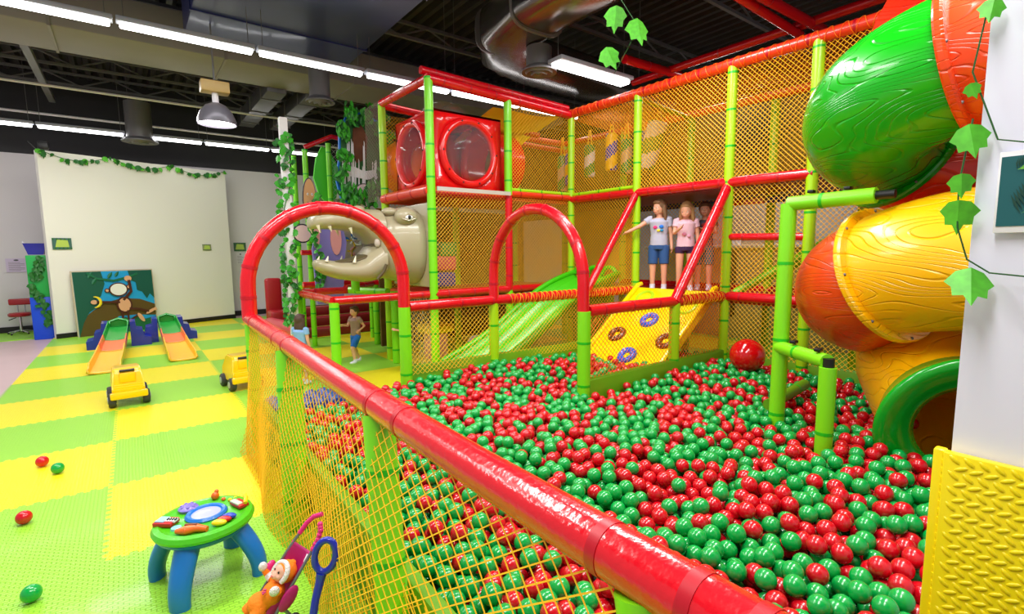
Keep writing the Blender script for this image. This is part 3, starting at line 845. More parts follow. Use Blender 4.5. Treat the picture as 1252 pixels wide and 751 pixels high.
def flange(p, d, m, R=TRd, w_=.05, th=.045):
    p, d = V(p), V(d).normalized()
    mb = MB(); prof = [(R - .01, -th / 2), (R + w_ * .8, -th / 2), (R + w_, -th / 4), (R + w_, th / 4), (R + w_ * .8, th / 2), (R - .01, th / 2)]
    q = d.to_track_quat('Z', 'Y').to_matrix().to_4x4(); M_ = Matrix.Translation(p) @ q
    vs = []; seg = 48
    for (r_, z) in prof:
        for k in range(seg): a = 2 * PI * k / seg; vs.append(M_ @ V((r_ * math.cos(a), r_ * math.sin(a), z)))
    n = len(prof); fs = [((i % n) * seg + k, (i % n) * seg + (k + 1) % seg, ((i + 1) % n) * seg + (k + 1) % seg, ((i + 1) % n) * seg + k) for i in range(n) for k in range(seg)]
    mb.add(vs, fs, m)
    for k in range(8):
        a = 2 * PI * k / 8; mb.sph(M_ @ V(((R + w_ * .55) * math.cos(a), (R + w_ * .55) * math.sin(a), th / 2)), .009, M_STEEL, 8, 6)
    return mb.build('flange', None, sl)
def tang(th): return hel(th + 1) - hel(th - 1)
for a, b_, m in ((780, 630, TR), (630, 533, TO), (533, 425, TG), (425, 300, TR), (300, 250, TR), (250, 147, TY), (147, 20, TO)):
    section(a, b_, m)
for th, m in ((630, TO), (533, TO), (425, TG), (300, TR), (250, TY), (148, TY)): flange(hel(th), tang(th), m)
ex = [V(hel(30)), V((4.36, 1.02, .98)), V((4.28, 1.02, .84)), V((4.05, .93, .72)), V((3.75, .74, .58)), V((3.45, .57, .52))]
MB().tube(ex, TRd, TY, 48, cap=False).build('exit_tube', None, sl, sharp=80)
d = (ex[-1] - ex[-2]).normalized(); M_ = Matrix.Translation(ex[-1]) @ d.to_track_quat('Z', 'Y').to_matrix().to_4x4()
prof = [(TRd + .01, -.16), (TRd + .03, -.08), (TRd + .06, .0), (TRd + .075, .03), (TRd + .06, .055), (TRd + .02, .05), (TRd - .03, .035), (TRd - .085, .01), (TRd - .125, -.03), (TRd - .11, -.08), (TRd - .03, -.14)]
mb = MB(); seg = 64; vs = [M_ @ V((r_ * math.cos(2 * PI * k / seg), r_ * math.sin(2 * PI * k / seg), z)) for r_, z in prof for k in range(seg)]; n = len(prof)
mb.add(vs, [(i * seg + k, i * seg + (k + 1) % seg, (i + 1) * seg + (k + 1) % seg, (i + 1) * seg + k) for i in range(n - 1) for k in range(seg)])
mb.build('exit_lip', mat('glossy green plastic', (.02, .62, .12), .2, .4), sl, sharp=80)
# lime support frame under the bends
su = thing('slide_support', 'lime padded post frame standing in the balls and propping up the tube slide', 'support frame', (3.36, 1.5, .1))
post('post', (3.37, 1.53, .15), (3.40, 1.53, 1.78), su, r=.048, step=.5)
post('arm', (3.40, 1.53, 1.78), (3.38, 1.05, 1.79), su, r=.045, step=.4)
MB().cyl((3.38, 1.05, 1.79), (3.38, .96, 1.79), .025, M_BLACK).build('bracket', None, su)
post('post', (3.08, 1.13, .15), (3.08, 1.13, .83), su, r=.045, step=.6)
post('arm', (3.37, 1.53, .85), (3.09, 1.14, .86), su, r=.042, step=.4)
MB().cyl((3.085, 1.13, .83), (3.085, 1.13, .88), .03, M_BLACK).build('post_cap', None, su)
for p in ((3.12, 1.2, .915), (3.27, 1.4, .915), (3.4, 1.2, 1.845), (3.4, 1.4, 1.845)): MB().box(p, (.05, .035, .02), M_BLACK, bev=.006).build('bracket', None, su)
post('foot_rail', (3.45, 1.62, .42), (4.2, 1.7, .42), su, M_PADG, r=.04)

# ------------------------------------------------------------------ wide wave slide
ws = thing('wave_slide', 'wide bright green slide with moulded lanes running down beside the ball pit', 'slide', (3.9, 4.7, 0))
M_WS = mat('bright green slide plastic', (.28, .80, .06), .36, .2)
mb = MB(); nl = 46; nw = 60; vs = []
y0, y1 = 4.33, 5.12
for i in range(nl + 1):
    t = i / nl; x = 5.0 - 2.15 * t
    z = 1.08 - .98 * (t - .06 * math.sin(2 * PI * t)) + .04 * math.sin(PI * t * 1.0); z = max(z, .09 + .02 * (1 - t))
    for j in range(nw + 1):
        u = j / nw; y = y0 + (y1 - y0) * u
        lane = abs(math.sin(PI * u * 3)); prof_ = .10 * (1 - lane) ** 1.2
        if u < .03 or u > .97: prof_ = .12
        vs.append((x, y, z + prof_))
mb.add(vs, [(i * (nw + 1) + j, i * (nw + 1) + j + 1, (i + 1) * (nw + 1) + j + 1, (i + 1) * (nw + 1) + j) for i in range(nl) for j in range(nw)])
o = mb.build('slide_bed', M_WS, ws, sharp=80); q = o.modifiers.new('s', 'SOLIDIFY'); q.thickness = .03; q.offset = -1
for y in (y0, y1):
    pts = [(5.02 - 2.18 * t, y, max(.10, 1.2 - .98 * (t - .06 * math.sin(2 * PI * t)) + .04 * math.sin(PI * t))) for t in np.linspace(0, 1, 30)]
    MB().tube(pts, .035, M_WS, 10).build('side_lip', None, ws)
MB().box((4.95, 4.72, .55), (.06, .7, 1.0), M_PADG).build('support_panel', None, ws)
for k, y in enumerate((4.46, 4.72, 4.98)):
    pts = [(4.98 + .0, y + .12 * math.cos(a), 1.17 + .10 * math.sin(a)) for a in np.linspace(0, PI, 12)]
    MB().tube(pts, .028, M_WS, 10).build('lane_hood', None, ws)

# ------------------------------------------------------------------ climbing ramp with rings
cr = thing('climbing_ramp', 'yellow climbing ramp with blue and brown ring holds, sloping into the balls', 'climbing ramp', (4.4, 3.48, 0))
ra, rb = V((4.97, 0, 1.05)), V((3.88, 0, .21)); ud = (ra - rb).normalized(); L = (ra - rb).length; nd = V((-ud.z, 0, ud.x)); 
if nd.z < 0: nd = -nd
def rp(y, t, off=0.0): return V((rb.x, y, rb.z)) + ud * t + nd * off
yc = 3.47
M_RY = mat('yellow ramp plastic', (1.0, .88, .03), .25, .35)
ang = math.atan2(ud.z, ud.x)
MB().box(rp(yc, L / 2, -.05), (L, 1.02, .1), M_RY, (0, -ang, 0), bev=.03, seg=3).build('ramp_board', None, cr)
for y in (yc - .5, yc + .5):
    MB().tube([rp(y, .02, .02), rp(y, L * .5, .02), rp(y, L, .02), rp(y, L, .02) + V((.06, 0, .01))], .028, M_RY, 10).build('side_lip', None, cr)
def ring(y, t, m, nm, dots):
    MB().torus(rp(y, t, .0), .075, .036, m, 36, 12, (V((0, 1, 0)), ud)).build(nm, None, cr)
    if dots:
        mb = MB(); pr_ = random.Random(int(t * 100))
        for k in range(14):
            a = pr_.uniform(0, 2 * PI); R_ = .075 + pr_.uniform(-.02, .02)
            c = rp(y, t, .032) + V((0, 1, 0)) * math.cos(a) * R_ + ud * math.sin(a) * R_
            mb.sph(c, .007, mat('sprinkle', (.93, .88, .8), .4), 8, 6)
        mb.build('sprinkles', None, cr)['kind'] = 'stuff'
MBR = mat('brown ring plastic', (.42, .20, .05), .3, .4); MBL = mat('blue ring plastic', (.05, .38, .85), .3, .4)
def tt(x, z): return (V((x, 0, z)) - rb).dot(ud)
ring(3.74, tt(4.32, .548), MBR, 'ring_hold', 1); ring(3.47, tt(4.54, .714), MBL, 'ring_hold', 1)
ring(3.42, tt(4.11, .385), MBL, 'ring_hold', 1); ring(3.10, tt(4.33, .554), MBR, 'ring_hold', 1)
MYG = mat('yellow green ring', (.72, .88, .08), .3, .3)
for y, t in ((3.76, tt(4.82, .93)), (3.14, tt(4.75, .87))):
    MB().torus(rp(y, t, .0), .10, .02, MYG, 32, 10, (V((0, 1, 0)), ud), (1, 1)).build('ring_hold', None, cr)
# ------------------------------------------------------------------ white column on the right
c = MB().box((2.03, .10, 1.75), (.42, .48, 3.5), mat('column paint', (.90, .90, .97), .5)).build('column'); struct(c)
M_PY = mat('yellow embossed pad', (.97, .88, .04), .38, .2)
pd = thing('column_pad', 'yellow embossed foam pad wrapped round the foot of the white column', 'foam pad', (1.8, .1, 0))
mb = MB(); mb.box((1.80, .085, .46), (.03, .53, .93), M_PY, bev=.004)
for i in range(40):          # raised lozenge tread pattern
    for j in range(16):
        y = -.155 + j * .031 + (.0155 if i % 2 else 0); z = .02 + i * .0228
        if y > .33: continue
        a = .75 if i % 2 else -.45
        mb.sph((1.785, y, z), (.004, .0165, .0062), M_PY, 10, 6, rot=(a, 0, 0))
mb.build('front_pad', None, pd)
mb = MB(); mb.box((1.815, .362, .455), (.035, .028, .94), M_PY, bev=.006)
for k in range(38): mb.box((1.797, .352, .01 + k * .0245), (.006, .006, .012), M_PY)
mb.build('corner_pad', None, pd)
pf = thing('wall_picture', 'framed palm leaf print hanging on the white column', 'picture', (1.8, .26, 1.55))
MB().box((1.805, .185, 1.635), (.012, .22, .205), M_WHITE, bev=.002).build('frame', None, pf)
MB().box((1.799, .19, 1.637), (.004, .20, .175), mat('print ground', (.06, .36, .38), .5)).build('print', None, pf)
mb = MB(); ML = mat('palm print green', (.45, .75, .25), .5); ML2 = mat('palm print dark', (.05, .25, .2), .5)
for (y, z, an, s) in ((.245, 1.58, 1.9, .12), (.17, 1.66, 1.2, .11), (.26, 1.69, 2.4, .07)):
    for k in range(12):
        for sg in (-1, 1):
            t = k / 12; py_, pz_ = y + math.cos(an) * s * t, z + math.sin(an) * s * t
            aa = an + sg * .75; l = s * .45 * (1 - .6 * t)
            q = [(py_, pz_), (py_ + math.cos(aa) * l * .5 + .004, pz_ + math.sin(aa) * l * .5), (py_ + math.cos(aa) * l, pz_ + math.sin(aa) * l), (py_ + math.cos(aa) * l * .5, pz_ + math.sin(aa) * l * .5 + .006)]
            q = [(min(max(a, .115), .286), min(max(b, 1.546), 1.734)) for a, b in q]
            mb.add([(1.7925, a, b) for a, b in q], [(0, 1, 2, 3)], ML if sg > 0 else ML2)
mb.build('leaf_pattern', None, pf)
# ivy strings on the column
def vine(label, pts, leaves, name='ivy_garland', m=M_LEAFY, stem_r=.0022, grp=None, nrm=(-1, -.2, .1)):
    t = thing(name, label, 'ivy', pts[0], 0, grp)
    MB().tube(pts, stem_r, mat('vine stem', (.12, .35, .12), .6), 6).build('stem', None, t)
    mb = MB()
    for (p, s) in leaves: leaf_mesh(mb, p, s, V(nrm) + rv(.5), V((0, 0, -1)) + rv(.45), m)
    o = mb.build('leaves', None, t, sharp=5)
    return t
vine('trailing ivy string looped around the right column', [(1.78, .34, 2.1), (1.785, .36, 1.95), (1.79, .3, 1.77), (1.79, .2, 1.74), (1.78, .2, 1.74)],
     [((1.77, .33, 2.09), .06), ((1.76, .215, 1.99), .08), ((1.77, .205, 1.92), .07), ((1.76, .22, 2.09), .07), ((1.77, .352, 1.90), .04)])
vine('lower ivy string on the right column with a large leaf over the yellow tube', [(1.78, .35, 1.83), (1.77, .365, 1.66), (1.77, .36, 1.55), (1.77, .335, 1.465), (1.78, .29, 1.43), (1.785, .2, 1.42)],
     [((1.765, .345, 1.775), .085), ((1.76, .357, 1.66), .06), ((1.765, .36, 1.58), .085), ((1.75, .318, 1.40), .105)])
vine('ivy strand with three bright leaves dangling in front of the large duct', [(2.9, 2.75, 3.6), (2.98, 2.62, 3.35), (2.97, 2.45, 3.1), (2.96, 2.46, 2.98), (3.0, 2.58, 2.9), (3.02, 2.68, 2.82)],
     [((2.98, 2.64, 3.19), .17), ((2.96, 2.40, 3.02), .19), ((2.98, 2.68, 2.93), .17)], nrm=tuple(-fw * 1.4))

# ------------------------------------------------------------------ animal-head slide mouth (a generic dinosaur head)
dn = thing('dinosaur_head', 'grey-beige dinosaur head with open toothed jaws fixed to the play frame', 'play sculpture', (2.5, 5.7, 1.1))
M_DN = mat('dinosaur plastic', (.68, .64, .52), .33, .25, bump=(5, .12, 'noise'))
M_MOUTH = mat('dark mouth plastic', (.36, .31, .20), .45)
YC = 5.72
def loft(secs, m, name, parent, seg=28, caps=True, half=None):
    """secs: (x, z_centre, half_height, half_width[, yc])"""
    mb = MB(); vs = []
    for (x, z, hh, hw) in secs:
        for k in range(seg):
            a = 2 * PI * k / seg
            ca, sa = math.cos(a), math.sin(a)
            vs.append((x, YC + hw * math.copysign(abs(ca) ** .85, ca), z + hh * math.copysign(abs(sa) ** .85, sa)))
    n = len(secs)
    fs = [(i * seg + k, i * seg + (k + 1) % seg, (i + 1) * seg + (k + 1) % seg, (i + 1) * seg + k) for i in range(n - 1) for k in range(seg)]
    if caps: fs += [tuple(range(seg)), tuple((n - 1) * seg + k for k in range(seg))]
    mb.add(vs, fs, m); return mb.build(name, None, parent, sharp=60)
loft([(1.575, 1.81, .025, .07), (1.59, 1.82, .06, .13), (1.65, 1.84, .085, .19), (1.78, 1.855, .10, .23), (1.95, 1.86, .115, .26), (2.1, 1.845, .14, .28), (2.2, 1.80, .19, .31), (2.33, 1.74, .25, .34)], M_DN, 'upper_jaw', dn)
loft([(1.61, 1.375, .03, .07), (1.63, 1.365, .055, .13), (1.72, 1.335, .085, .19), (1.85, 1.30, .10, .23), (2.0, 1.29, .115, .27), (2.12, 1.305, .15, .29), (2.2, 1.35, .19, .31), (2.33, 1.43, .25, .34)], M_DN, 'lower_jaw', dn)
loft([(2.27, 1.60, .20, .22), (2.30, 1.59, .36, .33), (2.42, 1.58, .40, .38), (2.55, 1.58, .435, .41), (2.68, 1.57, .455, .43), (2.76, 1.56, .46, .44), (2.80, 1.56, .40, .42)], M_DN, 'skull', dn)
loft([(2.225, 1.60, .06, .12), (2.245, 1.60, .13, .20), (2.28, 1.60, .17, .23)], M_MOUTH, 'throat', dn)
MB().sph((2.245, 5.47, 1.60), (.035, .03, .05), mat('throat patch', (.75, .7, .65), .5), 16, 10).build('throat_emblem', None, dn)
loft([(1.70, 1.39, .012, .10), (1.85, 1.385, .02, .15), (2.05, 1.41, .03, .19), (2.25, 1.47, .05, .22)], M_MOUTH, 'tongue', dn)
MB().box((2.79, 5.74, 1.57), (.035, 1.0, .98), M_DN, bev=.015).build('back_plate', None, dn)
mb = MB()
for y in (YC - .34, YC + .34): MB().sph((2.56, y, 1.90), (.135, .10, .10), M_DN, 24, 16).build('eye_socket', None, dn)
for y in (YC - .22, YC + .22): MB().sph((2.05, y * 1.0, 1.965), (.075, .06, .045), M_DN, 16, 10).build('nostril_bump', None, dn); MB().sph((2.42, y, 1.955), (.10, .08, .05), M_DN, 16, 10).build('brow_bump', None, dn)
mb = MB()
for y, s in ((YC - .425, -1), (YC + .425, 1)):
    mb.sph((2.56, y, 1.885), (.05, .03, .032), M_WHITE, 16, 10); mb.sph((2.555, y + s * .022, 1.885), (.02, .012, .024), M_BLACK, 12, 8)
    mb.tube([(2.48, y + .015 * -s, 1.875), (2.55, y + s * .012, 1.925), (2.64, y - s * .0, 1.885)], .012, M_DN, 8)
    mb.tube([(2.48, y + .015 * -s, 1.87), (2.55, y + s * .012, 1.848), (2.64, y - s * .0, 1.875)], .01, M_DN, 8)
mb.build('eyes', None, dn)
M_TEETH = mat('teeth plastic', (.93, .90, .80), .35)
k = 0
for (x, y, z, h_, dn_) in ((1.63, .15, 1.79, .08, -1), (1.74, .19, 1.78, .06, -1), (1.95, .23, 1.765, .07, -1), (1.70, .16, 1.40, .06, 1), (1.98, .23, 1.385, .075, 1)):
    for s in (-1, 1):
        MB().cyl((x, YC + s * y, z), (x + .02, YC + s * y * .98, z + dn_ * h_), .02, M_TEETH, 12, r2=.003).build('tooth', None, dn)
mb = MB(); mb.tube([(2.20, YC - .325, 1.20), (2.27, YC - .345, 1.28), (2.30, YC - .36, 1.36)], .018, M_MOUTH, 8); mb.build('cheek_crease', None, dn)

# ------------------------------------------------------------------ toddler entry frame behind the arch
ef = thing('toddler_climber', 'low red-railed frame with lime posts beneath the dinosaur head', 'play frame', (2.2, 6.0, 0))
r_ = lambda a, b, m=M_RED, r=.045: rail('rail', a, b, ef, m, r, step=.4)
r_((1.655, 5.24, 1), (2.78, 5.24, 1)); r_((1.655, 5.24, 1), (1.655, 6.64, 1)); r_((1.655, 6.64, 1), (2.3, 6.6, 1)); r_((2.35, 6.9, 1), (3.0, 7.6, 1)); r_((3.0, 7.7, 1), (4.6, 7.7, 1))
post('lime_rail', (2.28, 6.62, 1.0), (2.55, 5.95, 1.0), ef, r=.045)
post('lime_rail', (2.2, 6.1, 1.02), (2.2, 6.1, 1.26), ef, r=.05)
for (x, y) in ((1.655, 5.24), (1.655, 6.64), (2.1, 8.2), (2.75, 6.2), (3.1, 7.7), (2.95, 6.6), (4.5, 7.7)):
    post('post', (x, y, .02), (x, y, .98), ef, r=.05)
netq('net', (2.8, 5.22, .02), (2.8, 6.2, .02), (2.8, 5.22, 1.0), ef, m=mat('white net cord', (.85, .82, .7), .6), cell=.05)
M_STEP = mat('dark red step vinyl', (.55, .10, .12), .45)
mb = MB()
for k in range(3): mb.box((3.7, 9.2 + .3 * k, .08 + .16 * k), (2.6, .3, .16), M_STEP, bev=.02)
mb.build('padded_steps', None, ef)
# rope cone on the left facade corner
# ------------------------------------------------------------------ themed back structure (waterfall board, cut-outs)
bs = thing('themed_tower', 'jungle themed tower with waterfall board, leaves and lime posts behind the dinosaur head', 'play tower', (2.8, 7.9, 0))
for (x, y, zt) in ((2.26, 8.2, 3.07), (2.62, 8.2, 3.2), (3.3, 8.4, 3.2), (2.3, 9.0, 3.1)): post('post', (x, y, 0), (x, y, zt), bs, r=.04)
rail('rail', (2.26, 8.2, 3.1), (2.66, 8.15, 3.3), bs, r=.035); rail('rail', (2.66, 8.15, 3.3), (3.3, 8.2, 3.25), bs, r=.035); rail('rail', (2.1, 8.1, 1.0), (3.3, 8.1, 1.0), bs)
rail('rail', (2.1, 8.0, 2.1), (2.3, 8.1, 2.12), bs, r=.05); rail('rail', (2.1, 8.1, 1.5), (2.35, 8.1, 1.5), bs, r=.04); rail('rail', (2.4, 7.7, 1.22), (3.2, 7.7, 1.2), bs, r=.04)
netq('net', (2.62, 8.2, 2.2), (3.3, 8.2, 2.2), (2.62, 8.2, 3.2), bs, m=mat('white net cord', (.85, .82, .7), .6), cell=.06)
wb = MB()
out = [(0, -.1), (.12, -.02), (.3, .1), (.42, .3), (.5, .6), (.46, .95), (.36, 1.2), (.12, 1.32), (-.14, 1.28), (-.28, 1.0), (-.3, .6), (-.36, .3), (-.3, .02), (-.15, -.08)]
o3 = V((2.88, 7.6, 2.28))
wb.prism(out, o3, (1, .0, 0), (0, 0, 1), (0, 1, 0), .05, mat('board blue edge', (.08, .45, .85), .5))
wb.prism([(a * .92, b * .96 + .02) for a, b in out], o3 - V((0, .012, 0)), (1, 0, 0), (0, 0, 1), (0, 1, 0), .015, mat('jungle board green', (.12, .36, .14), .6, vary=(7, .6)))
wb.build('waterfall_board', None, bs)
wb = MB(); pr2 = random.Random(5)
wb.prism([(-.05, .55), (.1, .62), (.14, .95), (.05, 1.12), (-.08, 1.05), (-.1, .8)], o3 - V((0, .03, 0)), (1, 0, 0), (0, 0, 1), (0, 1, 0), .02, mat('rock brown', (.40, .22, .12), .8, vary=(8, .5)))
wb.prism([(-.22, .36), (.1, .32), (.28, .36), (.22, .47), (.05, .44), (-.1, .5), (-.25, .46)], o3 - V((0, .035, 0)), (1, 0, 0), (0, 0, 1), (0, 1, 0), .02, M_WHITE)
for k in range(20):
    x = pr2.uniform(-.28, .25); top = .48 + pr2.uniform(0, .42) * (1 if abs(x) < .2 else .3); bot = pr2.uniform(.02, .25)
    wb.prism([(x - .012, bot), (x + .008, bot - .02), (x + .02, top), (x + .01, top + .03)], o3 - V((0, .04 + .001 * k, 0)), (1, 0, 0), (0, 0, 1), (0, 1, 0), .01, M_WHITE)
wb.build('waterfall', None, bs)
wb = MB()
wb.prism([(.16 * math.cos(a) , .19 * math.sin(a)) for a in np.linspace(0, 2 * PI, 25)[:-1]], o3 + V((.0, -.08, .06)), (1, 0, .25), (0, 0, 1), (0, 1, 0), .03, mat('panel grey edge', (.35, .33, .33), .5))
wb.prism([(.145 * math.cos(a), .175 * math.sin(a)) for a in np.linspace(0, 2 * PI, 25)[:-1]], o3 + V((.0, -.09, .06)), (1, 0, .25), (0, 0, 1), (0, 1, 0), .02, mat('pinkish white', (.90, .82, .84), .5))
for k in range(8): wb.box(o3 + V((-.11 + k * .032, -.1, .03 + .01 * k)), (.007, .01, .22), mat('stripe dark', (.35, .25, .28), .5), (0, .35, 0))
wb.build('oval_sign', None, bs)
lf = MB()
for k in range(520):
    a = pr2.uniform(0, 2 * PI); q = out[int(a / 2 / PI * len(out)) % len(out)]
    s_ = pr2.uniform(.72, 1.05)
    leaf_mesh(lf, o3 + V((q[0] * s_ + pr2.uniform(-.07, .07), -.06 - pr2.uniform(0, .12), .6 + (q[1] - .6) * s_ + pr2.uniform(-.07, .1))), pr2.uniform(.07, .13), V((-.3, -1, .2)) + rv(.7), V((0, 0, -1)) + rv(.6), M_LEAF if pr2.random() < .6 else M_LEAFD, 'plain')
lf.build('leaf_garland', None, bs, sharp=5)
mb = MB(); mb.prism([(.0, .0), (.14, .1), (.2, .35), (.17, .65), (.05, .85), (-.05, .9), (-.15, .7), (-.2, .4), (-.12, .12)], (2.62, 8.35, 2.28), (1, 0, 0), (0, 0, 1), (0, 1, 0), .05, mat('leaf panel green', (.32, .80, .18), .4)); mb.build('leaf_panel', None, bs)
MPU = mat('purple board', (.50, .46, .78), .5); MPK = mat('pink board', (.88, .60, .62), .5); MTN = mat('tan board', (.80, .60, .40), .5); MOT = mat('outline', (.16, .14, .2), .5)
pc = thing('cutout_figure', 'flat purple and pink painted cut-out figure beside the dinosaur jaws', 'cut-out board', (2.3, 7.5, .8))
mb = MB(); mb.prism([(-.16, 0), (.22, 0), (.24, .5), (.3, .9), (.22, 1.25), (.1, 1.3), (.0, 1.1), (-.1, 1.15), (-.2, .8)], (2.3, 7.5, .75), (1, 0, 0), (0, 0, 1), (0, 1, 0), .04, MPU); mb.build('body_board', None, pc)
mb = MB(); mb.prism([(.08 * math.cos(a), .24 * math.sin(a)) for a in np.linspace(0, 2 * PI, 17)[:-1]], (2.44, 7.48, 1.7), (1, 0, 0), (0, 0, 1), (0, 1, 0), .02, MPK)
mb.prism([(.05 * math.cos(a), .2 * math.sin(a)) for a in np.linspace(0, 2 * PI, 17)[:-1]], (2.16, 7.48, 1.75), (1, 0, .2), (0, 0, 1), (0, 1, 0), .02, MPK); mb.build('pink_patch', None, pc)
hc = thing('painted_cutout', 'flat tan painted face cut-out above the red arch', 'cut-out board', (2.1, 7.6, 2.1))
mb = MB(); E_ = [(.085 * math.cos(a), .30 * math.sin(a)) for a in np.linspace(0, 2 * PI, 21)[:-1]]
mb.prism([(a * 1.12, b * 1.06) for a, b in E_], (2.13, 7.6, 2.25), (1, 0, 0), (0, 0, 1), (0, 1, 0), .03, MOT); mb.prism(E_, (2.13, 7.585, 2.25), (1, 0, 0), (0, 0, 1), (0, 1, 0), .02, MTN); mb.build('face_board', None, hc)
mb = MB(); [mb.sph((2.13 + s * .03, 7.58, 2.33), (.014, .008, .02), M_WHITE, 10, 8) for s in (-1, 1)]; [mb.sph((2.13 + s * .03, 7.574, 2.33), (.006, .006, .009), M_BLACK, 8, 6) for s in (-1, 1)]
mb.tube([(2.09, 7.58, 2.22), (2.13, 7.578, 2.19), (2.17, 7.58, 2.22)], .006, MOT, 6); mb.build('painted_face', None, hc)
rs_ = thing('round_sign', 'round pink and white sign behind the ivy column', 'sign', (2.1, 7.8, 1.6))
MB().lathe([(.14, 0), (.14, .03)], MOT, 28, M=Matrix.Translation((2.05, 7.8, 1.78)) @ Euler((PI / 2, 0, 0)).to_matrix().to_4x4()).build('sign_board', None, rs_)
MB().lathe([(.12, .0), (.12, .04)], mat('sign pink', (.93, .80, .80), .5), 28, M=Matrix.Translation((2.05, 7.795, 1.78)) @ Euler((PI / 2, 0, 0)).to_matrix().to_4x4()).build('sign_face', None, rs_)
wm = thing('mural_board', 'painted mural panel with blue and yellow swirls seen through the open dinosaur jaws', 'mural', (2.7, 8.6, 1.2))
mb = MB(); mb.box((2.95, 8.7, 1.8), (.9, .04, 1.2), mat('mural ground', (.72, .66, .62), .6, vary=(4, .35))); mb.build('panel', None, wm)
mb = MB()
for k in range(16):
    c_ = V((pr2.uniform(2.6, 3.25), 8.67, pr2.uniform(1.4, 2.2))); rr = pr2.uniform(.05, .13); a0 = pr2.uniform(0, 6)
    mb.tube([c_ + V((rr * math.cos(a0 + a), 0, rr * math.sin(a0 + a))) for a in np.linspace(0, 4, 12)], .016, [mat('swirl blue', (.15, .45, .80), .5), mat('swirl yellow', (.85, .70, .20), .5), M_WHITE, MPK][k % 4], 6)
mb.build('swirls', None, wm)
# vine column
vc = MB().box((1.56, 6.5, 1.54), (.085, .085, 3.08), M_WHITE).build('column_slim'); struct(vc)
t = thing('ivy_column_vine', 'leafy ivy twining down the slim white column behind the red arch', 'ivy', (1.56, 6.5, 0))
mb = MB()
for k in range(150):
    z = pr2.uniform(.6, 2.9); a = pr2.uniform(2.6, 5.6)
    dens = 1
    leaf_mesh(mb, (1.56 + .095 * math.cos(a), 6.5 + .085 * math.sin(a), z), pr2.uniform(.055, .09), V((-.4, -1, .2)) + rv(.7), V((0, 0, -1)) + rv(.5), M_LEAF if k % 3 else M_LEAFD)
mb.build('leaves', None, t, sharp=5)
MB().tube([(1.56 + .06 * math.cos(z * 5), 6.5 + .06 * math.sin(z * 5), z) for z in np.linspace(.6, 3.0, 60)], .006, M_LEAFD, 6).build('stem', None, t)
# second small ivy on the cut-outs
t = thing('ivy_strand', 'ivy strand hanging in front of the purple cut-out', 'ivy', (2.2, 7.4, 2.3))
mb = MB(); 
for k in range(70):
    z = pr2.uniform(1.0, 2.3); leaf_mesh(mb, (2.14 + .05 * math.sin(z * 6) + pr2.uniform(-.05, .05), 7.4, z), pr2.uniform(.06, .1), V((-.4, -1, .2)) + rv(.6), V((0, 0, -1)) + rv(.5), M_LEAF if k % 2 else M_LEAFD)
mb.build('leaves', None, t, sharp=5)
MB().tube([(2.14 + .05 * math.sin(z * 6), 7.42, z) for z in np.linspace(.95, 2.35, 30)], .005, M_LEAFD, 6).build('stem', None, t)
# soft play pieces behind the entry
M_SEAT = mat('dark red seat vinyl', (.66, .08, .12), .4, .2)
ro = thing('foam_armchair', 'tall red padded foam chair behind the ivy column', 'foam chair', (2.25, 10.6, 0))
MB().box((2.25, 10.9, .5), (.3, .14, 1.0), M_SEAT, bev=.05, seg=3).build('backrest', None, ro); MB().box((2.25, 10.65, .2), (.3, .4, .35), M_SEAT, bev=.05, seg=3).build('seat', None, ro)
t = thing('foam_roller', 'pinkish red foam roller lying beside the ivy column', 'foam roller', (2.1, 9.5, .14)); MB().tube([(2.02, 10.2, .155), (2.24, 9.0, .155)], .14, mat('rose vinyl', (.80, .28, .34), .4, .3), 24).build('roller_body', None, t)
MB().tube([(2.24, 9.0, .155), (2.244, 8.98, .155)], .142, M_BLUE, 24).build('end_disc', None, t)
o = MB().sph((2.55, 9.75, .17), .15, M_BLUE, 24, 16).build('soft_ball'); tag(o, 'blue soft ball behind the rose foam roller', 'ball')
# blue padded step inside the pit entrance
M_STB = mat('step blue vinyl', (.05, .26, .60), .35, .3)
st = thing('entry_step', 'blue padded step inside the pit entrance under the red arch', 'step', (1.2, 4.08, 0))
mb = MB()
for k in range(7): mb.tube([(.83 + .1 * k, 3.92, .30), (.83 + .1 * k, 4.32, .30)], .056, M_STB, 14)
mb.build('roll_pad', None, st); MB().box((1.13, 4.12, .14), (.74, .4, .26), M_STB, bev=.03).build('step_base', None, st)
lf = MB()
# ------------------------------------------------------------------ far wall objects
def disc(a, b, ra, rb, n=24, rot=0.0):
    return [(a + ra * math.cos(t) * math.cos(rot) - rb * math.sin(t) * math.sin(rot), b + ra * math.cos(t) * math.sin(rot) + rb * math.sin(t) * math.cos(rot)) for t in np.linspace(0, 2 * PI, n + 1)[:-1]]
bd = thing('photo_board', 'painted jungle photo board with a cut-out monkey and banana leaning on the white wall', 'photo board', tuple(wallp(.88, 0, .12)))
bo = wallp(.27, .01, .16); tl = V((0, 0, 1)) + nn * .05; tl.normalize()
def bp_(poly, k, m, name=None, th=.004):
    mb = MB(); mb.prism(poly, bo - nn * (.002 + k * .0035), dd, tl, nn, th, m); return mb
mb = MB(); mb.prism([(-.02, 0), (1.27, 0), (1.27, 1.2), (-.02, 1.2)], bo + nn * .003, dd, tl, nn, .03, mat('board wood edge', (.80, .74, .62), .6)); mb.build('board_frame', None, bd)
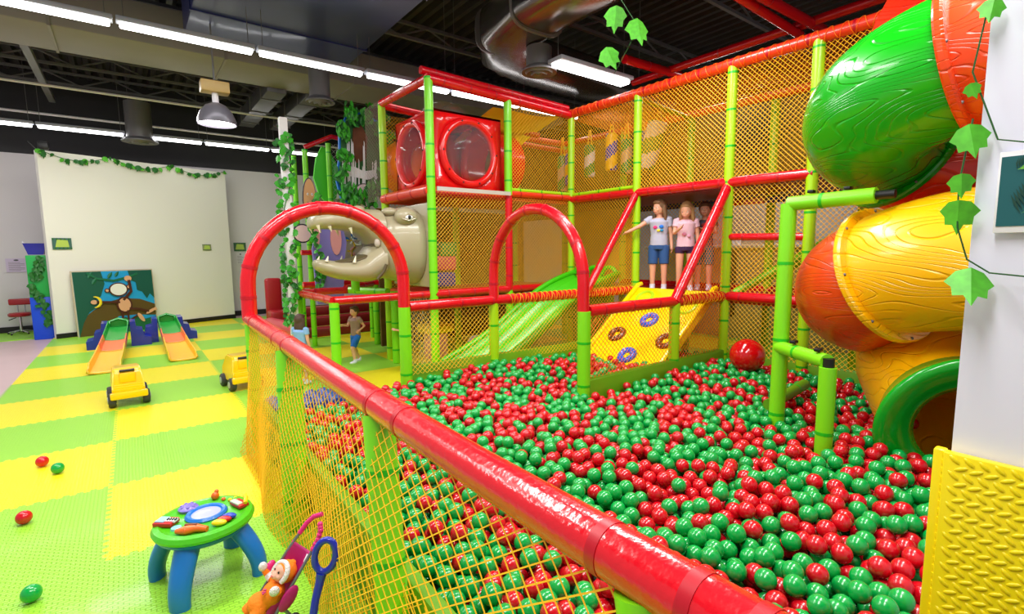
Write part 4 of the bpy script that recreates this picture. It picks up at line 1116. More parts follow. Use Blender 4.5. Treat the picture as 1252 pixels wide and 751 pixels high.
P_ = [('sky_print', [(0, 0), (1.25, 0), (1.25, 1.18), (0, 1.18)], (.10, .62, .85)),
      ('trunk_print', [(0, 0), (.25, 0), (.5, .2), (.62, .32), (.9, .32), (1.25, .28), (1.25, .5), (1.0, .62), (.7, .66), (.4, .58), (.18, .42), (.05, .25)], (.36, .28, .08)),
      ('left_leaves_print', [(0, 1.18), (.42, 1.18), (.46, .95), (.38, .72), (.30, .68), (.36, .56), (.18, .44), (.08, .25), (0, .0)], (.04, .34, .26)),
      ('right_leaves_print', [(.85, 1.18), (1.25, 1.18), (1.25, .62), (1.18, .72), (1.12, .62), (1.05, .76), (.97, .8), (.96, .95), (.88, 1.0)], (.03, .33, .27)),
      ('low_leaves_print', [(.25, 0), (1.25, 0), (1.25, .26), (1.05, .22), (.95, .32), (.8, .25), (.72, .3), (.6, .12), (.45, .2), (.34, .12)], (.05, .40, .25))]
for k, (nm, poly, c) in enumerate(P_): bp_(poly, k, mat(nm + ' paint', c, .5)).build(nm, None, bd)
MK = mat('monkey brown', (.30, .12, .06), .5); MKT = mat('monkey tan', (.88, .66, .50), .5); MOL = mat('vine green paint', (.05, .42, .28), .5)
def stroke(pts, wd, k, m):
    mb = MB(); q = [bo + dd * a + tl * b - nn * (.002 + k * .0035) for a, b in pts]; mb.tube(q, wd, m, 6, sy=.25, up=nn); return mb
mb = stroke([(.2, 1.16), (.35, 1.05), (.6, 1.0), (.85, 1.06), (1.0, 1.12)], .022, 6, MOL)
for p, s in (((.3, 1.0), .12), ((.55, 1.1), .12), ((.66, 1.12), .1), ((.25, 1.12), .12)): leaf_mesh(mb, bo + dd * p[0] + tl * p[1] - nn * .028, s, -nn, tl + dd * .6, MOL, 'plain')
mb.build('vine_print', None, bd)
mb = MB()
for poly, k, m in ((disc(.66, .83, .155, .13), 8, MK), (disc(.48, .82, .04, .04), 8, MK), (disc(.83, .87, .04, .045), 8, MK), (disc(.73, .53, .13, .16), 8, MK), (disc(.83, 1.03, .06, .055), 8, MKT), (disc(.48, .82, .025, .025), 9, MKT),
                   (disc(.83, .87, .025, .028), 9, MKT), (disc(.73, .53, .10, .13), 9, MKT), (disc(.26, .62, .05, .04), 9, MKT), (disc(.66, .83, .13, .11), 9, M_WALLC),
                   (disc(1.16, .37, .10, .028, rot=.5), 9, MKT), (disc(.98, .26, .035, .10, rot=.5), 9, MKT)):
    mb.prism(poly, bo - nn * (.002 + k * .0035), dd, tl, nn, .004, m)
for pts, wd in (([(.72, .62), (.86, .78), (.84, 1.0)], .028), ([(.66, .58), (.5, .6), (.3, .62)], .025), ([(.68, .42), (.68, .2), (.55, .15)], .022), ([(.77, .42), (.77, .22), (.92, .3)], .022), ([(.8, .45), (.98, .42), (1.12, .36)], .025)):
    q = [bo + dd * a + tl * b - nn * .031 for a, b in pts]; mb.tube(q, wd, MK, 6, sy=.2, up=nn)
for a in (-.4, 0, .4): mb.tube([bo + dd * 1.2 + tl * .38 - nn * .036, bo + dd * (1.2 + .07 * math.cos(a + .5)) + tl * (.38 + .07 * math.sin(a + .5)) - nn * .036], .012, MKT, 6, sy=.3, up=nn)
mb.build('monkey_print', None, bd)
mb = MB(); q = [bo + dd * (.26 + .10 * math.cos(a)) + tl * (.62 + .10 * math.sin(a)) - nn * .038 for a in np.linspace(-1.6, 1.6, 10)]
mb.tube(q, .02, mat('banana yellow', (.97, .86, .12), .5), 8, sy=.4, up=nn, rs=[.005, .014, .02, .022, .022, .022, .022, .02, .012, .005]); mb.build('banana_print', None, bd)

tw = thing('storage_tower', 'tall narrow green over blue box with ivy, left of the white display wall', 'tower', (-1.30, 12.26, 0))
MB().box((-1.30, 12.26, .38), (.30, .26, .76), mat('tower blue', (.05, .30, .85), .35), bev=.01).build('lower_box', None, tw)
MB().box((-1.30, 12.26, 1.13), (.29, .25, .74), mat('tower green', (.12, .68, .30), .45), bev=.01).build('upper_box', None, tw)
mb = MB()
for k in range(46):
    z = pr2.uniform(.25, 1.5); leaf_mesh(mb, (-1.30 + .06 * math.sin(z * 5) + pr2.uniform(-.07, .07), 12.10, z), pr2.uniform(.07, .12), V((0, -1, .2)) + rv(.5), V((0, 0, -1)) + rv(.5), M_LEAFD)
mb.build('ivy_leaves', None, tw, sharp=5)
bn = thing('storage_basket', 'blue plastic basket with handles standing on top of the green box', 'basket', (-1.30, 12.26, 1.5))
mb = MB(); vs = []
for (s, z) in ((.10, 0), (.15, .19), (.16, .2), (.145, .19), (.095, .015)):
    vs += [(-s * 1.0, -s * .8, z), (s * 1.0, -s * .8, z), (s * 1.0, s * .8, z), (-s * 1.0, s * .8, z)]
mb.add([(a - 1.31, b + 12.26, c + 1.51) for a, b, c in vs], [(i * 4 + k, i * 4 + (k + 1) % 4, (i + 1) * 4 + (k + 1) % 4, (i + 1) * 4 + k) for i in range(4) for k in range(4)] + [(0, 1, 2, 3), (16, 17, 18, 19)], M_NAVY)
mb.build('basket_body', None, bn)
for s in (-1, 1): MB().tube([(-1.30 + s * .15, 12.26 - .07, 1.7), (-1.30 + s * .17, 12.26 - .04, 1.74), (-1.30 + s * .17, 12.26 + .04, 1.74), (-1.30 + s * .15, 12.26 + .07, 1.7)], .008, M_WHITE, 6).build('handle', None, bn)

so = thing('swivel_stool', 'red padded swivel stool with low backrest and chrome star base', 'stool', (-1.74, 13.2, .01))
M_SR = mat('dark red leatherette', (.68, .10, .14), .35, .2)
MB().lathe([(0, .35), (.15, .35), (.165, .37), (.165, .40), (.14, .42), (0, .425)], M_SR, 28, (-1.74, 13.2, 0)).build('seat', None, so)
MB().box((-1.72, 13.3, .62), (.34, .05, .12), M_SR, bev=.024, seg=3).build('backrest', None, so)
for s in (-1, 1): MB().tube([(-1.72 + s * .05, 13.3, .38), (-1.72 + s * .05, 13.32, .6)], .009, M_CHROME, 8).build('back_support', None, so)
MB().cyl((-1.74, 13.2, .06), (-1.74, 13.2, .35), .025, M_CHROME).build('gas_column', None, so)
MB().tube([(-1.79, 13.18, .33), (-1.89, 13.15, .29)], .008, M_BLACK, 6).build('lever', None, so)
for k in range(5):
    a = 2 * PI * k / 5 + .3; e = V((-1.74 + .2 * math.cos(a), 13.2 + .2 * math.sin(a), .045))
    l = MB().tube([(-1.74, 13.2, .09), e], .014, M_CHROME, 8, sy=.6).build('base_leg', None, so)
    MB().sph((e.x, e.y, .028), (.016, .016, .02), M_BLACK, 10, 8).build('caster', None, l)

# notices
def notice(name, label, o, ax, w_, h_, c, kind=0, n_=None):
    n_ = n_ or V((0, -1, 0)); t = thing(name, label, 'sign', tuple(V(o)))
    o = V(o); ax = V(ax)
    mb = MB(); mb.prism([(0, 0), (w_, 0), (w_, h_), (0, h_)], o, ax, (0, 0, 1), n_, .008, mat('notice %s' % str(c), c, .6)); mb.build('sheet', None, t)
    mb = MB()
    if kind == 0:
        mb.prism([(.14 * w_, .2 * h_), (.86 * w_, .2 * h_), (.8 * w_, .8 * h_), (.25 * w_, .85 * h_)], o + n_ * .008, ax, (0, 0, 1), n_, .002, mat('notice lime', (.72, .82, .35), .6))
        for k in range(10): mb.prism(disc(w_ * (.04 + .92 * k / 9), h_ * (.1 if k % 2 else .9), w_ * .05, h_ * .09, 8), o + n_ * .009, ax, (0, 0, 1), n_, .002, M_LEAFD)
    else:
        for k in range(7): mb.prism([(w_ * .12, h_ * (.1 + k * .1)), (w_ * (.88 - .2 * (k % 3 == 0)), h_ * (.1 + k * .1)), (w_ * (.88 - .2 * (k % 3 == 0)), h_ * (.13 + k * .1)), (w_ * .12, h_ * (.13 + k * .1))], o + n_ * .008, ax, (0, 0, 1), n_, .001, mat('print grey', (.55, .5, .55), .7))
        mb.prism(disc(w_ * .5, h_ * .88, w_ * .12, h_ * .06, 12), o + n_ * .008, ax, (0, 0, 1), n_, .001, mat('print dark', (.3, .3, .32), .7))
    mb.build('print', None, t); return t
notice('wall_sign', 'leafy green sign at upper left of the white display wall', wallp(.07, 1.6), dd, .27, .2, (.25, .42, .38), 0, -nn)
notice('wall_sign', 'small lime sign near the right end of the white display wall', wallp(2.58, 1.57), dd, .18, .13, (.60, .62, .45), 0, -nn)
notice('wall_sign', 'leafy green sign on the back wall just right of the white display wall', (2.0, 13.59, 1.55), (1, 0, 0), .26, .2, (.25, .40, .30), 0)
notice('wall_notice_sign', 'white paper notice below the green sign right of the display wall', (2.04, 13.59, 1.24), (1, 0, 0), .18, .27, (.90, .88, .90), 1)
notice('wall_notice_sign', 'pale lilac paper notice on the wall above the red stool', (-1.9, 13.59, 1.18), (1, 0, 0), .3, .26, (.84, .78, .88), 1)
t = thing('wall_garland', 'ivy garland draped along the top edge of the white display wall', 'ivy', tuple(wallp(1.5, 3.3)))
mb = MB(); gp = []
for k in range(61):
    s = k / 60 * 3.15; z = 3.31 - .13 * abs(math.sin(s * 3.0)); gp.append(wallp(s, z, .03))
    if k % 2 == 0 or pr2.random() < .3: leaf_mesh(mb, wallp(s + pr2.uniform(-.03, .03), z - pr2.uniform(0, .05), .05), pr2.uniform(.07, .13), -nn + rv(.5), V((0, 0, -1)) + rv(.7), M_LEAFD if k % 3 else M_LEAFY)
mb.build('leaves', None, t, sharp=5); MB().tube(gp, .005, M_LEAFD, 6).build('stem', None, t)
t = thing('clamp_light', 'small black spotlight clamped on the left top corner of the display wall', 'spotlight', tuple(wallp(.08, 3.3)))
MB().box(wallp(.1, 3.38, 0), (.14, .12, .13), M_BLACK, bev=.02).build('lamp_head', None, t); MB().tube([wallp(.0, 3.3, 0), wallp(-.1, 3.42, 0)], .01, M_BLACK, 6).build('clamp_arm', None, t)

# toddler slides
def tslide(label, x, ytop, yfoot, xfoot):
    t = thing('toddler_slide', label, 'toddler slide', (x, ytop, .015))
    cols = (mat('slide green', (.05, .62, .20), .35, .3), mat('slide coral', (.95, .45, .22), .35, .3), mat('slide amber', (1.0, .74, .06), .35, .3))
    W = .125; H = .30
    L = ytop - yfoot
    f = lambda s: (x + (xfoot - x) * s, ytop - L * s, .035 + H * (1 - s) ** 1.5 * (1 if s > .0 else 1))
    for i, (a, b_, nm) in enumerate(((0, .3, 'upper_chute'), (.3, .52, 'middle_chute'), (.52, 1, 'lower_chute'))):
        vs = []; n = 12
        for k in range(n + 1):
            s = a + (b_ - a) * k / n; c = f(s); dx = .10 if i == 2 else .0
            wd = W * (1.0 + .25 * s)
            for (q, zz) in ((-1.12, .02), (-1.08, .10), (-.98, .10), (-.9, .012), (-.3, 0), (.3, 0), (.9, .012), (.98, .10), (1.08, .10), (1.12, .02)):
                vs.append((c[0] + q * wd, c[1], c[2] + zz * (1 if s < .95 else .5)))
        w_ = 10
        mb = MB(); mb.add(vs, [(k * w_ + j, k * w_ + j + 1, (k + 1) * w_ + j + 1, (k + 1) * w_ + j) for k in range(n) for j in range(w_ - 1)], cols[i])
        o = mb.build(nm, None, t); q = o.modifiers.new('s', 'SOLIDIFY'); q.thickness = .02
    mb = MB(); mb.tube([(x - W * 1.05, ytop + .02, .32), (x - W * .9, ytop + .05, .42), (x, ytop + .06, .46), (x + W * .9, ytop + .05, .42), (x + W * 1.05, ytop + .02, .32)], .02, cols[0], 10)
    mb.prism([(-W, .28), (W, .28), (W * .9, .41), (0, .45), (-W * .9, .41)], (x, ytop + .06, 0), (1, 0, 0), (0, 0, 1), (0, 1, 0), .02, cols[0]); mb.build('top_arch', None, t)
    for s in (-1, 1):
        mb = MB(); X0 = x + s * (W + .05)
        prof = [(-.03, 0), (.24, 0), (.24, .13), (.15, .15), (.13, .26), (.05, .28), (.04, .40), (-.03, .40)]
        mb.prism([(s * a, b) for a, b in prof], (X0, ytop - .16, .016), (1, 0, 0), (0, 0, 1), (0, 1, 0), .42, M_NAVY); mb.build('side_step', None, t)
    return t
tslide('green, coral and amber toddler slide, the left one, before the monkey board', -.22, 10.3, 8.0, -.36)
tslide('green, coral and amber toddler slide, the right one of the pair', .44, 10.5, 8.25, .50)

# ride-on cars
M_CY = mat('ride-on yellow', (1.0, .80, .02), .28, .35); M_TYRE = mat('grey tyre', (.22, .22, .24), .6)
def car(label, x, y, rz):
    t = thing('ride_on_truck', label, 'ride-on toy', (x, y, .016), rz)
    b = MB()
    # side profile (forward = +y local), extruded across x
    prof = [(-.20, .10), (-.20, .19), (-.15, .20), (-.14, .33), (-.11, .37), (.10, .37), (.14, .35), (.17, .24), (.24, .22), (.25, .10), (.12, .09), (-.1, .09)]
    bm = bmesh.new(); A_ = [bm.verts.new((-.13, a, z)) for a, z in prof]; B_2 = [bm.verts.new((.13, a, z)) for a, z in prof]; n = len(prof)
    bm.faces.new(A_); bm.faces.new(B_2[::-1])
    for k in range(n): bm.faces.new((A_[k], B_2[k], B_2[(k + 1) % n], A_[(k + 1) % n]))
    for v in bm.verts:
        if v.co.z > .3: v.co.x *= .84
    bmesh.ops.bevel(bm, geom=bm.edges[:], offset=.014, segments=2, affect='EDGES')
    b.bm(bm, M_CY); b.build('body', None, t, world=False)
    MB().box((0, -.215, .12), (.30, .05, .07), M_CY, bev=.015).build('bumper', None, t, world=False)
    MB().box((0, -.148, .28), (.13, .012, .10), M_CY, bev=.01).build('rear_panel', None, t, world=False)
    MB().tube([(-.06, -.145, .35), (.06, -.145, .35)], .012, M_BLACK, 8).build('carry_handle', None, t, world=False)
    for sx in (-1, 1):
        for yy in (-.15, .17):
            w_ = MB().lathe([(.03, -.03), (.062, -.03), (.072, -.018), (.072, .018), (.062, .03), (.03, .03)], M_TYRE, 24, M=Matrix.Translation((sx * .135, yy, .072)) @ Euler((0, PI / 2, 0)).to_matrix().to_4x4()).build('wheel', None, t, world=False)
            MB().lathe([(.035, -.036), (.035, .036)], mat('grey hub', (.68, .68, .70), .4), 16, M=Matrix.Translation((sx * .135, yy, .072)) @ Euler((0, PI / 2, 0)).to_matrix().to_4x4()).build('hub_cap', None, w_, world=False)
    return t
car('yellow ride-on truck standing alone on the mats in front of the toddler slides', -.11, 6.30, .05)
car('yellow ride-on truck half hidden by the corner post of the ball pit fence', .90, 6.22, .12)

# activity table
at = thing('activity_table', 'round toddler activity table with green top and blue curved legs', 'activity table', (.185, 2.60, .016))
cx, cy = .185, 2.60; M_AT = mat('activity blue', (.05, .45, .82), .4, .2); M_AG = mat('activity green', (.30, .75, .08), .35, .3, bump=(40, .25, 'noise'))
prof = []
MB().lathe([(0, .235), (.165, .235), (.185, .25), (.19, .262), (.18, .27), (0, .27)], M_AT, 48, (cx, cy, 0)).build('under_tray', None, at)
MB().lathe([(0, .262), (.185, .262), (.20, .272), (.205, .285), (.196, .302), (.175, .308), (.16, .300), (0, .298)], M_AG, 48, (cx, cy, 0)).build('tabletop', None, at)
for k in range(4):
    a = math.radians(52.8 + 180 + 90 * k + 4); c_, s_ = math.cos(a), math.sin(a); pts = []; rs = []
    for q in range(9):
        u = q / 8; R_ = .135 + .095 * math.sin(u * PI * .55); z = .25 - .235 * u
        pts.append((cx + R_ * c_, cy + R_ * s_, z)); rs.append(.052 - .010 * u)
    mb = MB(); mb.tube(pts, .04, M_AT, 16, rs=rs, up=(c_, s_, 0), sy=.72); mb.build('leg', None, at)
def tp(a, r_): return (cx + r_ * math.cos(a), cy + r_ * math.sin(a))
fwa = math.atan2(fw.y, fw.x)
MB().lathe([(0, .29), (.082, .29), (.086, .305), (.078, .314), (.066, .312), (.062, .306), (0, .306)], M_AT, 40, (cx + .01, cy + .02, 0)).build('light_ring', None, at)
MB().lathe([(0, .300), (.062, .305), (.04, .315), (0, .318)], mat('frosted disc', (.72, .74, .86), .3, .2), 32, (cx + .01, cy + .02, 0)).build('light_disc', None, at)
def tog(name, ang, r_, f_):
    x, y = tp(fwa + math.radians(ang), r_); mb = MB(); f_(mb, x, y); mb.build(name, None, at)
cR, cB2, cYe, cPu, cOr = [mat('toy %s' % n_, c_, .35, .3) for n_, c_ in (('red', (.80, .08, .08)), ('blue', (.10, .25, .80)), ('yellow', (1, .85, .1)), ('violet', (.52, .45, .80)), ('orange', (.95, .42, .08)))]
def book(mb, x, y):
    mb.box((x, y, .312), (.085, .06, .02), cR, (0, 0, -.7), bev=.004); mb.box((x - .012, y + .01, .322), (.04, .045, .008), mat('toy page', (.6, .75, .9), .5), (0, 0, -.7)); mb.box((x + .02, y - .018, .322), (.045, .028, .01), M_WHITE, (0, 0, -.7), bev=.002)
    for k in range(4): mb.box((x + .008 + .009 * k, y - .012 - .007 * k, .329), (.004, .014, .006), M_BLACK, (0, 0, -.7))
tog('book_panel', 118, .145, book)
tog('gear_spinner', 62, .125, lambda mb, x, y: (mb.lathe([(0, .30), (.038, .30), (.042, .312), (.03, .322), (.012, .326), (0, .33)], cPu, 20, (x, y, 0)), [mb.sph((x + .026 * math.cos(a), y + .026 * math.sin(a), .32), .008, cPu, 8, 6) for a in np.linspace(0, 5.5, 7)]))
tog('orange_slider', 190, .13, lambda mb, x, y: (mb.tube([(x - .055, y + .02, .312), (x - .02, y - .005, .316), (x + .02, y - .01, .316), (x + .055, y - .04, .312)], .018, cOr, 12, rs=[.01, .02, .018, .012]), mb.box((x, y, .332), (.05, .01, .01), mat('toy brown', (.5, .25, .1), .5), (0, 0, -.6))))
tog('colour_keys', 248, .125, lambda mb, x, y: [mb.sph((x + .022 * k - .02, y + .018 * k - .02, .312), (.032, .018, .014), m_, 14, 8, rot=(0, 0, -.5)) for k, m_ in enumerate((cYe, cR, cB2))])
tog('phone_roller', 310, .145, lambda mb, x, y: (mb.box((x, y, .312), (.05, .09, .018), cR, (0, 0, .35), bev=.007), mb.box((x - .012, y, .322), (.025, .07, .01), mat('toy cream', (.85, .88, .75), .4), (0, 0, .35), bev=.003), mb.tube([(x + .02, y - .04, .325), (x + .03, y, .335), (x + .03, y + .04, .325)], .009, cYe, 8)))
tog('orange_bird', 15, .165, lambda mb, x, y: (mb.sph((x, y, .318), (.018, .016, .02), cOr, 14, 8), mb.sph((x + .008, y + .004, .338), .010, cOr, 10, 8)))
tog('small_bumps', 345, .15, lambda mb, x, y: [mb.sph((x + pr2.uniform(-.03, .03), y + pr2.uniform(-.03, .03), .306), .010, m_, 10, 6) for m_ in (cYe, cOr, M_AG, cYe, M_AG)])
tog('star_button', 150, .12, lambda mb, x, y: mb.lathe([(0, .298), (.022, .298), (.02, .308), (0, .311)], mat('toy pale blue', (.55, .80, .85), .35), 14, (x, y, 0)))

# ------------------------------------------------------------------ doll stroller, doll and push toy
M_MAG = mat('magenta fabric', (.72, .04, .42), .55, vary=(20, .15)); M_PKP = mat('pink grip', (.88, .12, .48), .4, .2); M_GRY = mat('grey metal tube', (.48, .48, .52), .35, metal=.4)
ds = thing('doll_stroller', 'magenta doll stroller with pink grips beside the netted fence', 'doll stroller', (.38, 1.95, .016))
LA = [(.255, 2.06, .11), (.425, 1.993, .375), (.50, 1.985, .455), (.535, 1.96, .478)]
LB = [(.30, 1.90, .13), (.377, 1.90, .24), (.475, 1.90, .375), (.505, 1.905, .43), (.522, 1.93, .455)]
MB().tube(LA[:2] + [(.455, 1.99, .41)], .0058, M_GRY, 10).build('frame_tube', None, ds); MB().tube(LB[:3], .0058, M_GRY, 10).build('frame_tube', None, ds)
MB().tube([(.45, 1.99, .405), (.48, 1.99, .438), (.505, 1.98, .46), (.533, 1.96, .47)], .0095, M_PKP, 10).build('handle_grip', None, ds)
mb = MB(); gpts = [(.475, 1.90, .375), (.495, 1.90, .405), (.508, 1.905, .435), (.51, 1.915, .455)]; mb.tube(gpts, .009, M_PKP, 10)
for k in range(7):
    s = k / 6 * 2.99; i = int(s); p = V(gpts[i]).lerp(V(gpts[i + 1]), s - i); mb.sph(p, .0112, M_PKP, 8, 6)
mb.build('handle_grip', None, ds)
def sheet(name, pts_a, pts_b, m, sag=.02, th=.004):
    n = 14; vs = []
    def interp(P, s):
        s *= len(P) - 1; i = min(int(s), len(P) - 2); return V(P[i]).lerp(V(P[i + 1]), s - i)
    for i in range(n + 1):
        for j in range(n + 1):
            p = interp(pts_a, i / n).lerp(interp(pts_b, i / n), j / n); p += V((.5, 0, -.6)) * sag * math.sin(PI * j / n); vs.append(p)
    mb = MB(); mb.add(vs, [(i * (n + 1) + j, i * (n + 1) + j + 1, (i + 1) * (n + 1) + j + 1, (i + 1) * (n + 1) + j) for i in range(n) for j in range(n)], m)
    o = mb.build(name, None, ds, sharp=80); q = o.modifiers.new('s', 'SOLIDIFY'); q.thickness = th; return o
sheet('seat_fabric', [(.425, 1.995, .385), (.40, 2.0, .33), (.34, 2.03, .22), (.27, 2.06, .13)], [(.47, 1.905, .365), (.435, 1.90, .31), (.37, 1.90, .22), (.31, 1.895, .13)], M_MAG, .045)
MB().sph((.345, 2.03, .285), (.028, .014, .018), M_PKP, 14, 10, rot=(0, -.9, .3)).build('side_knob', None, ds)
MB().sph((.375, 1.885, .225), (.05, .012, .026), M_MAG, 18, 12, rot=(0, -.9, .1)).build('side_wing', None, ds)
MB().box((.452, 1.92, .335), (.003, .014, .03), M_WHITE, (0, .5, 0)).build('care_tag', None, ds)
for (a, b_) in (((.31, 2.04, .2), (.42, 2.03, .03)), ((.35, 1.90, .2), (.45, 1.9, .03)), ((.27, 2.06, .12), (.2, 2.06, .03)), ((.31, 1.9, .13), (.22, 1.9, .03))):
    MB().tube([a, b_], .0055, M_GRY, 8).build('wheel_leg', None, ds)
    w_ = MB().lathe([(.012, -.007), (.024, -.007), (.026, 0), (.024, .007), (.012, .007)], M_BLACK, 18, M=Matrix.Translation(b_) @ Euler((PI / 2, 0, 0)).to_matrix().to_4x4()).build('wheel', None, ds)
def remesh(o, vox, sm=4):
    q = o.modifiers.new('r', 'REMESH'); q.mode = 'VOXEL'; q.voxel_size = vox; q.use_smooth_shade = True
    if sm: q = o.modifiers.new('s', 'SMOOTH'); q.factor = .5; q.iterations = sm
M_SK = mat('doll skin', (.92, .68, .58), .5, sub=.1); M_OR = mat('orange plush', (1.0, .52, .04), .8, bump=(60, .5, 'noise')); M_FUR = mat('white plush', (.95, .92, .92), .9, bump=(200, .8, 'noise'))
dl = thing('baby_doll', 'baby doll in orange hooded suit lying in the doll stroller', 'doll', (.34, 1.94, .2))
H0 = V((.372, 1.945, .297)); fc = (V((0, 0, 1.5)) - H0).normalized()            # face turned up towards the room
fc = (V((-.75, -.35, .55))).normalized(); upd = (V((.55, .0, .75)) - fc * V((.55, .0, .75)).dot(fc)).normalized(); sdd = upd.cross(fc)
mb = MB(); mb.sph(H0, (.033, .031, .036), None, 24, 16); mb.sph(H0 + fc * .026 - upd * .012 + sdd * .0, (.016, .016, .013), None, 12, 8)
mb.sph(H0 + fc * .033 - upd * .003, .005, None, 10, 8)
for s in (-1, 1): mb.sph(H0 + fc * .023 - upd * .010 + sdd * s * .016, .010, None, 10, 8)
o = mb.build('head', M_SK, dl); remesh(o, .0025, 3)
mb = MB()
for s in (-1, 1): mb.sph(H0 + fc * .032 + upd * .005 + sdd * s * .012, (.0034, .0034, .0045), M_BLACK, 10, 8)
mb.build('eyes', None, dl)
MB().tube([H0 + fc * .0395 - upd * .0155 + sdd * -.006, H0 + fc * .0415 - upd * .017, H0 + fc * .0395 - upd * .0155 + sdd * .006], .0016, mat('doll lips', (.80, .30, .32), .4), 6).build('mouth', None, dl)
mb = MB(); ring_ = [H0 + fc * .012 + sdd * math.cos(a) * .034 + upd * math.sin(a) * .036 for a in np.linspace(-.6, PI + .6, 20)]
mb.tube(ring_, .0095, M_FUR, 10); mb.build('hood_trim', None, dl)
mb = MB(); mb.sph(H0 - fc * .012 + upd * .006, (.040, .038, .042), M_OR, 24, 16); mb.sph(H0 - fc * .02 + upd * .038, .014, M_OR, 12, 8); mb.build('hood', None, dl)
mb = MB(); mb.sph((.335, 1.945, .232), (.046, .040, .040), M_OR, 24, 16, rot=(0, -.8, 0)); mb.sph((.292, 1.965, .20), (.045, .045, .035), M_OR, 24, 16); mb.tube([(.29, 1.94, .19), (.25, 1.92, .16)], .026, M_OR, 12); mb.tube([(.29, 1.99, .19), (.25, 2.0, .16)], .026, M_OR, 12)
mb.tube([(.352, 1.985, .255), (.338, 2.02, .262), (.328, 2.03, .285)], .016, M_OR, 12); mb.tube([(.35, 1.92, .25), (.34, 1.895, .262)], .016, M_OR, 12)
o = mb.build('body_suit', M_OR, dl); o.data.materials.clear(); o.data.materials.append(M_OR); remesh(o, .004, 3)
mb = MB(); mb.sph((.320, 2.026, .30), (.016, .014, .018), M_FUR, 14, 10); mb.build('mitten', None, dl); MB().sph((.330, 1.888, .272), (.018, .013, .018), M_FUR, 14, 10).build('mitten', None, dl); MB().tube([(.345, 2.0, .255), (.338, 2.02, .262)], .0175, M_FUR, 12).build('cuff', None, dl)
mb = MB(); [mb.sph(V((.302, 1.925, .262)) + V((.005 * math.cos(a), .008 * math.sin(a), .005 * math.cos(a))), .004, mat('flower pink', (.85, .25, .5), .5), 8, 6) for a in np.linspace(0, 5, 5)]; mb.build('flower_badge', None, dl)
pt = thing('push_toy', 'dark blue plastic push toy with ring handle leaning by the doll stroller', 'push toy', (.43, 1.79, .016))
rc = V((.495, 1.815, .382)); ra_ = V((.25, .0, .97)).normalized(); rb_ = fw.cross(ra_).normalized()
MB().torus(rc, .045, .0125, M_NAVY, 32, 12, (rb_, ra_), (.85, 1.3)).build('ring_handle', None, pt)
sp = rc - ra_ * .062
MB().tube([sp, sp - ra_ * .03, (.447, 1.795, .24), (.42, 1.785, .12), (.42, 1.785, .05)], .013, M_NAVY, 14, rs=[.02, .016, .014, .015, .018]).build('shaft', None, pt)
MB().cyl((.42, 1.765, .045), (.42, 1.81, .045), .028, M_NAVY).build('wheel', None, pt)
lb = MB().sph((.40, 1.84, .15), (.02, .016, .012), mat('khaki strap', (.35, .33, .15), .6), 12, 8).build('strap_bundle', None, ds)
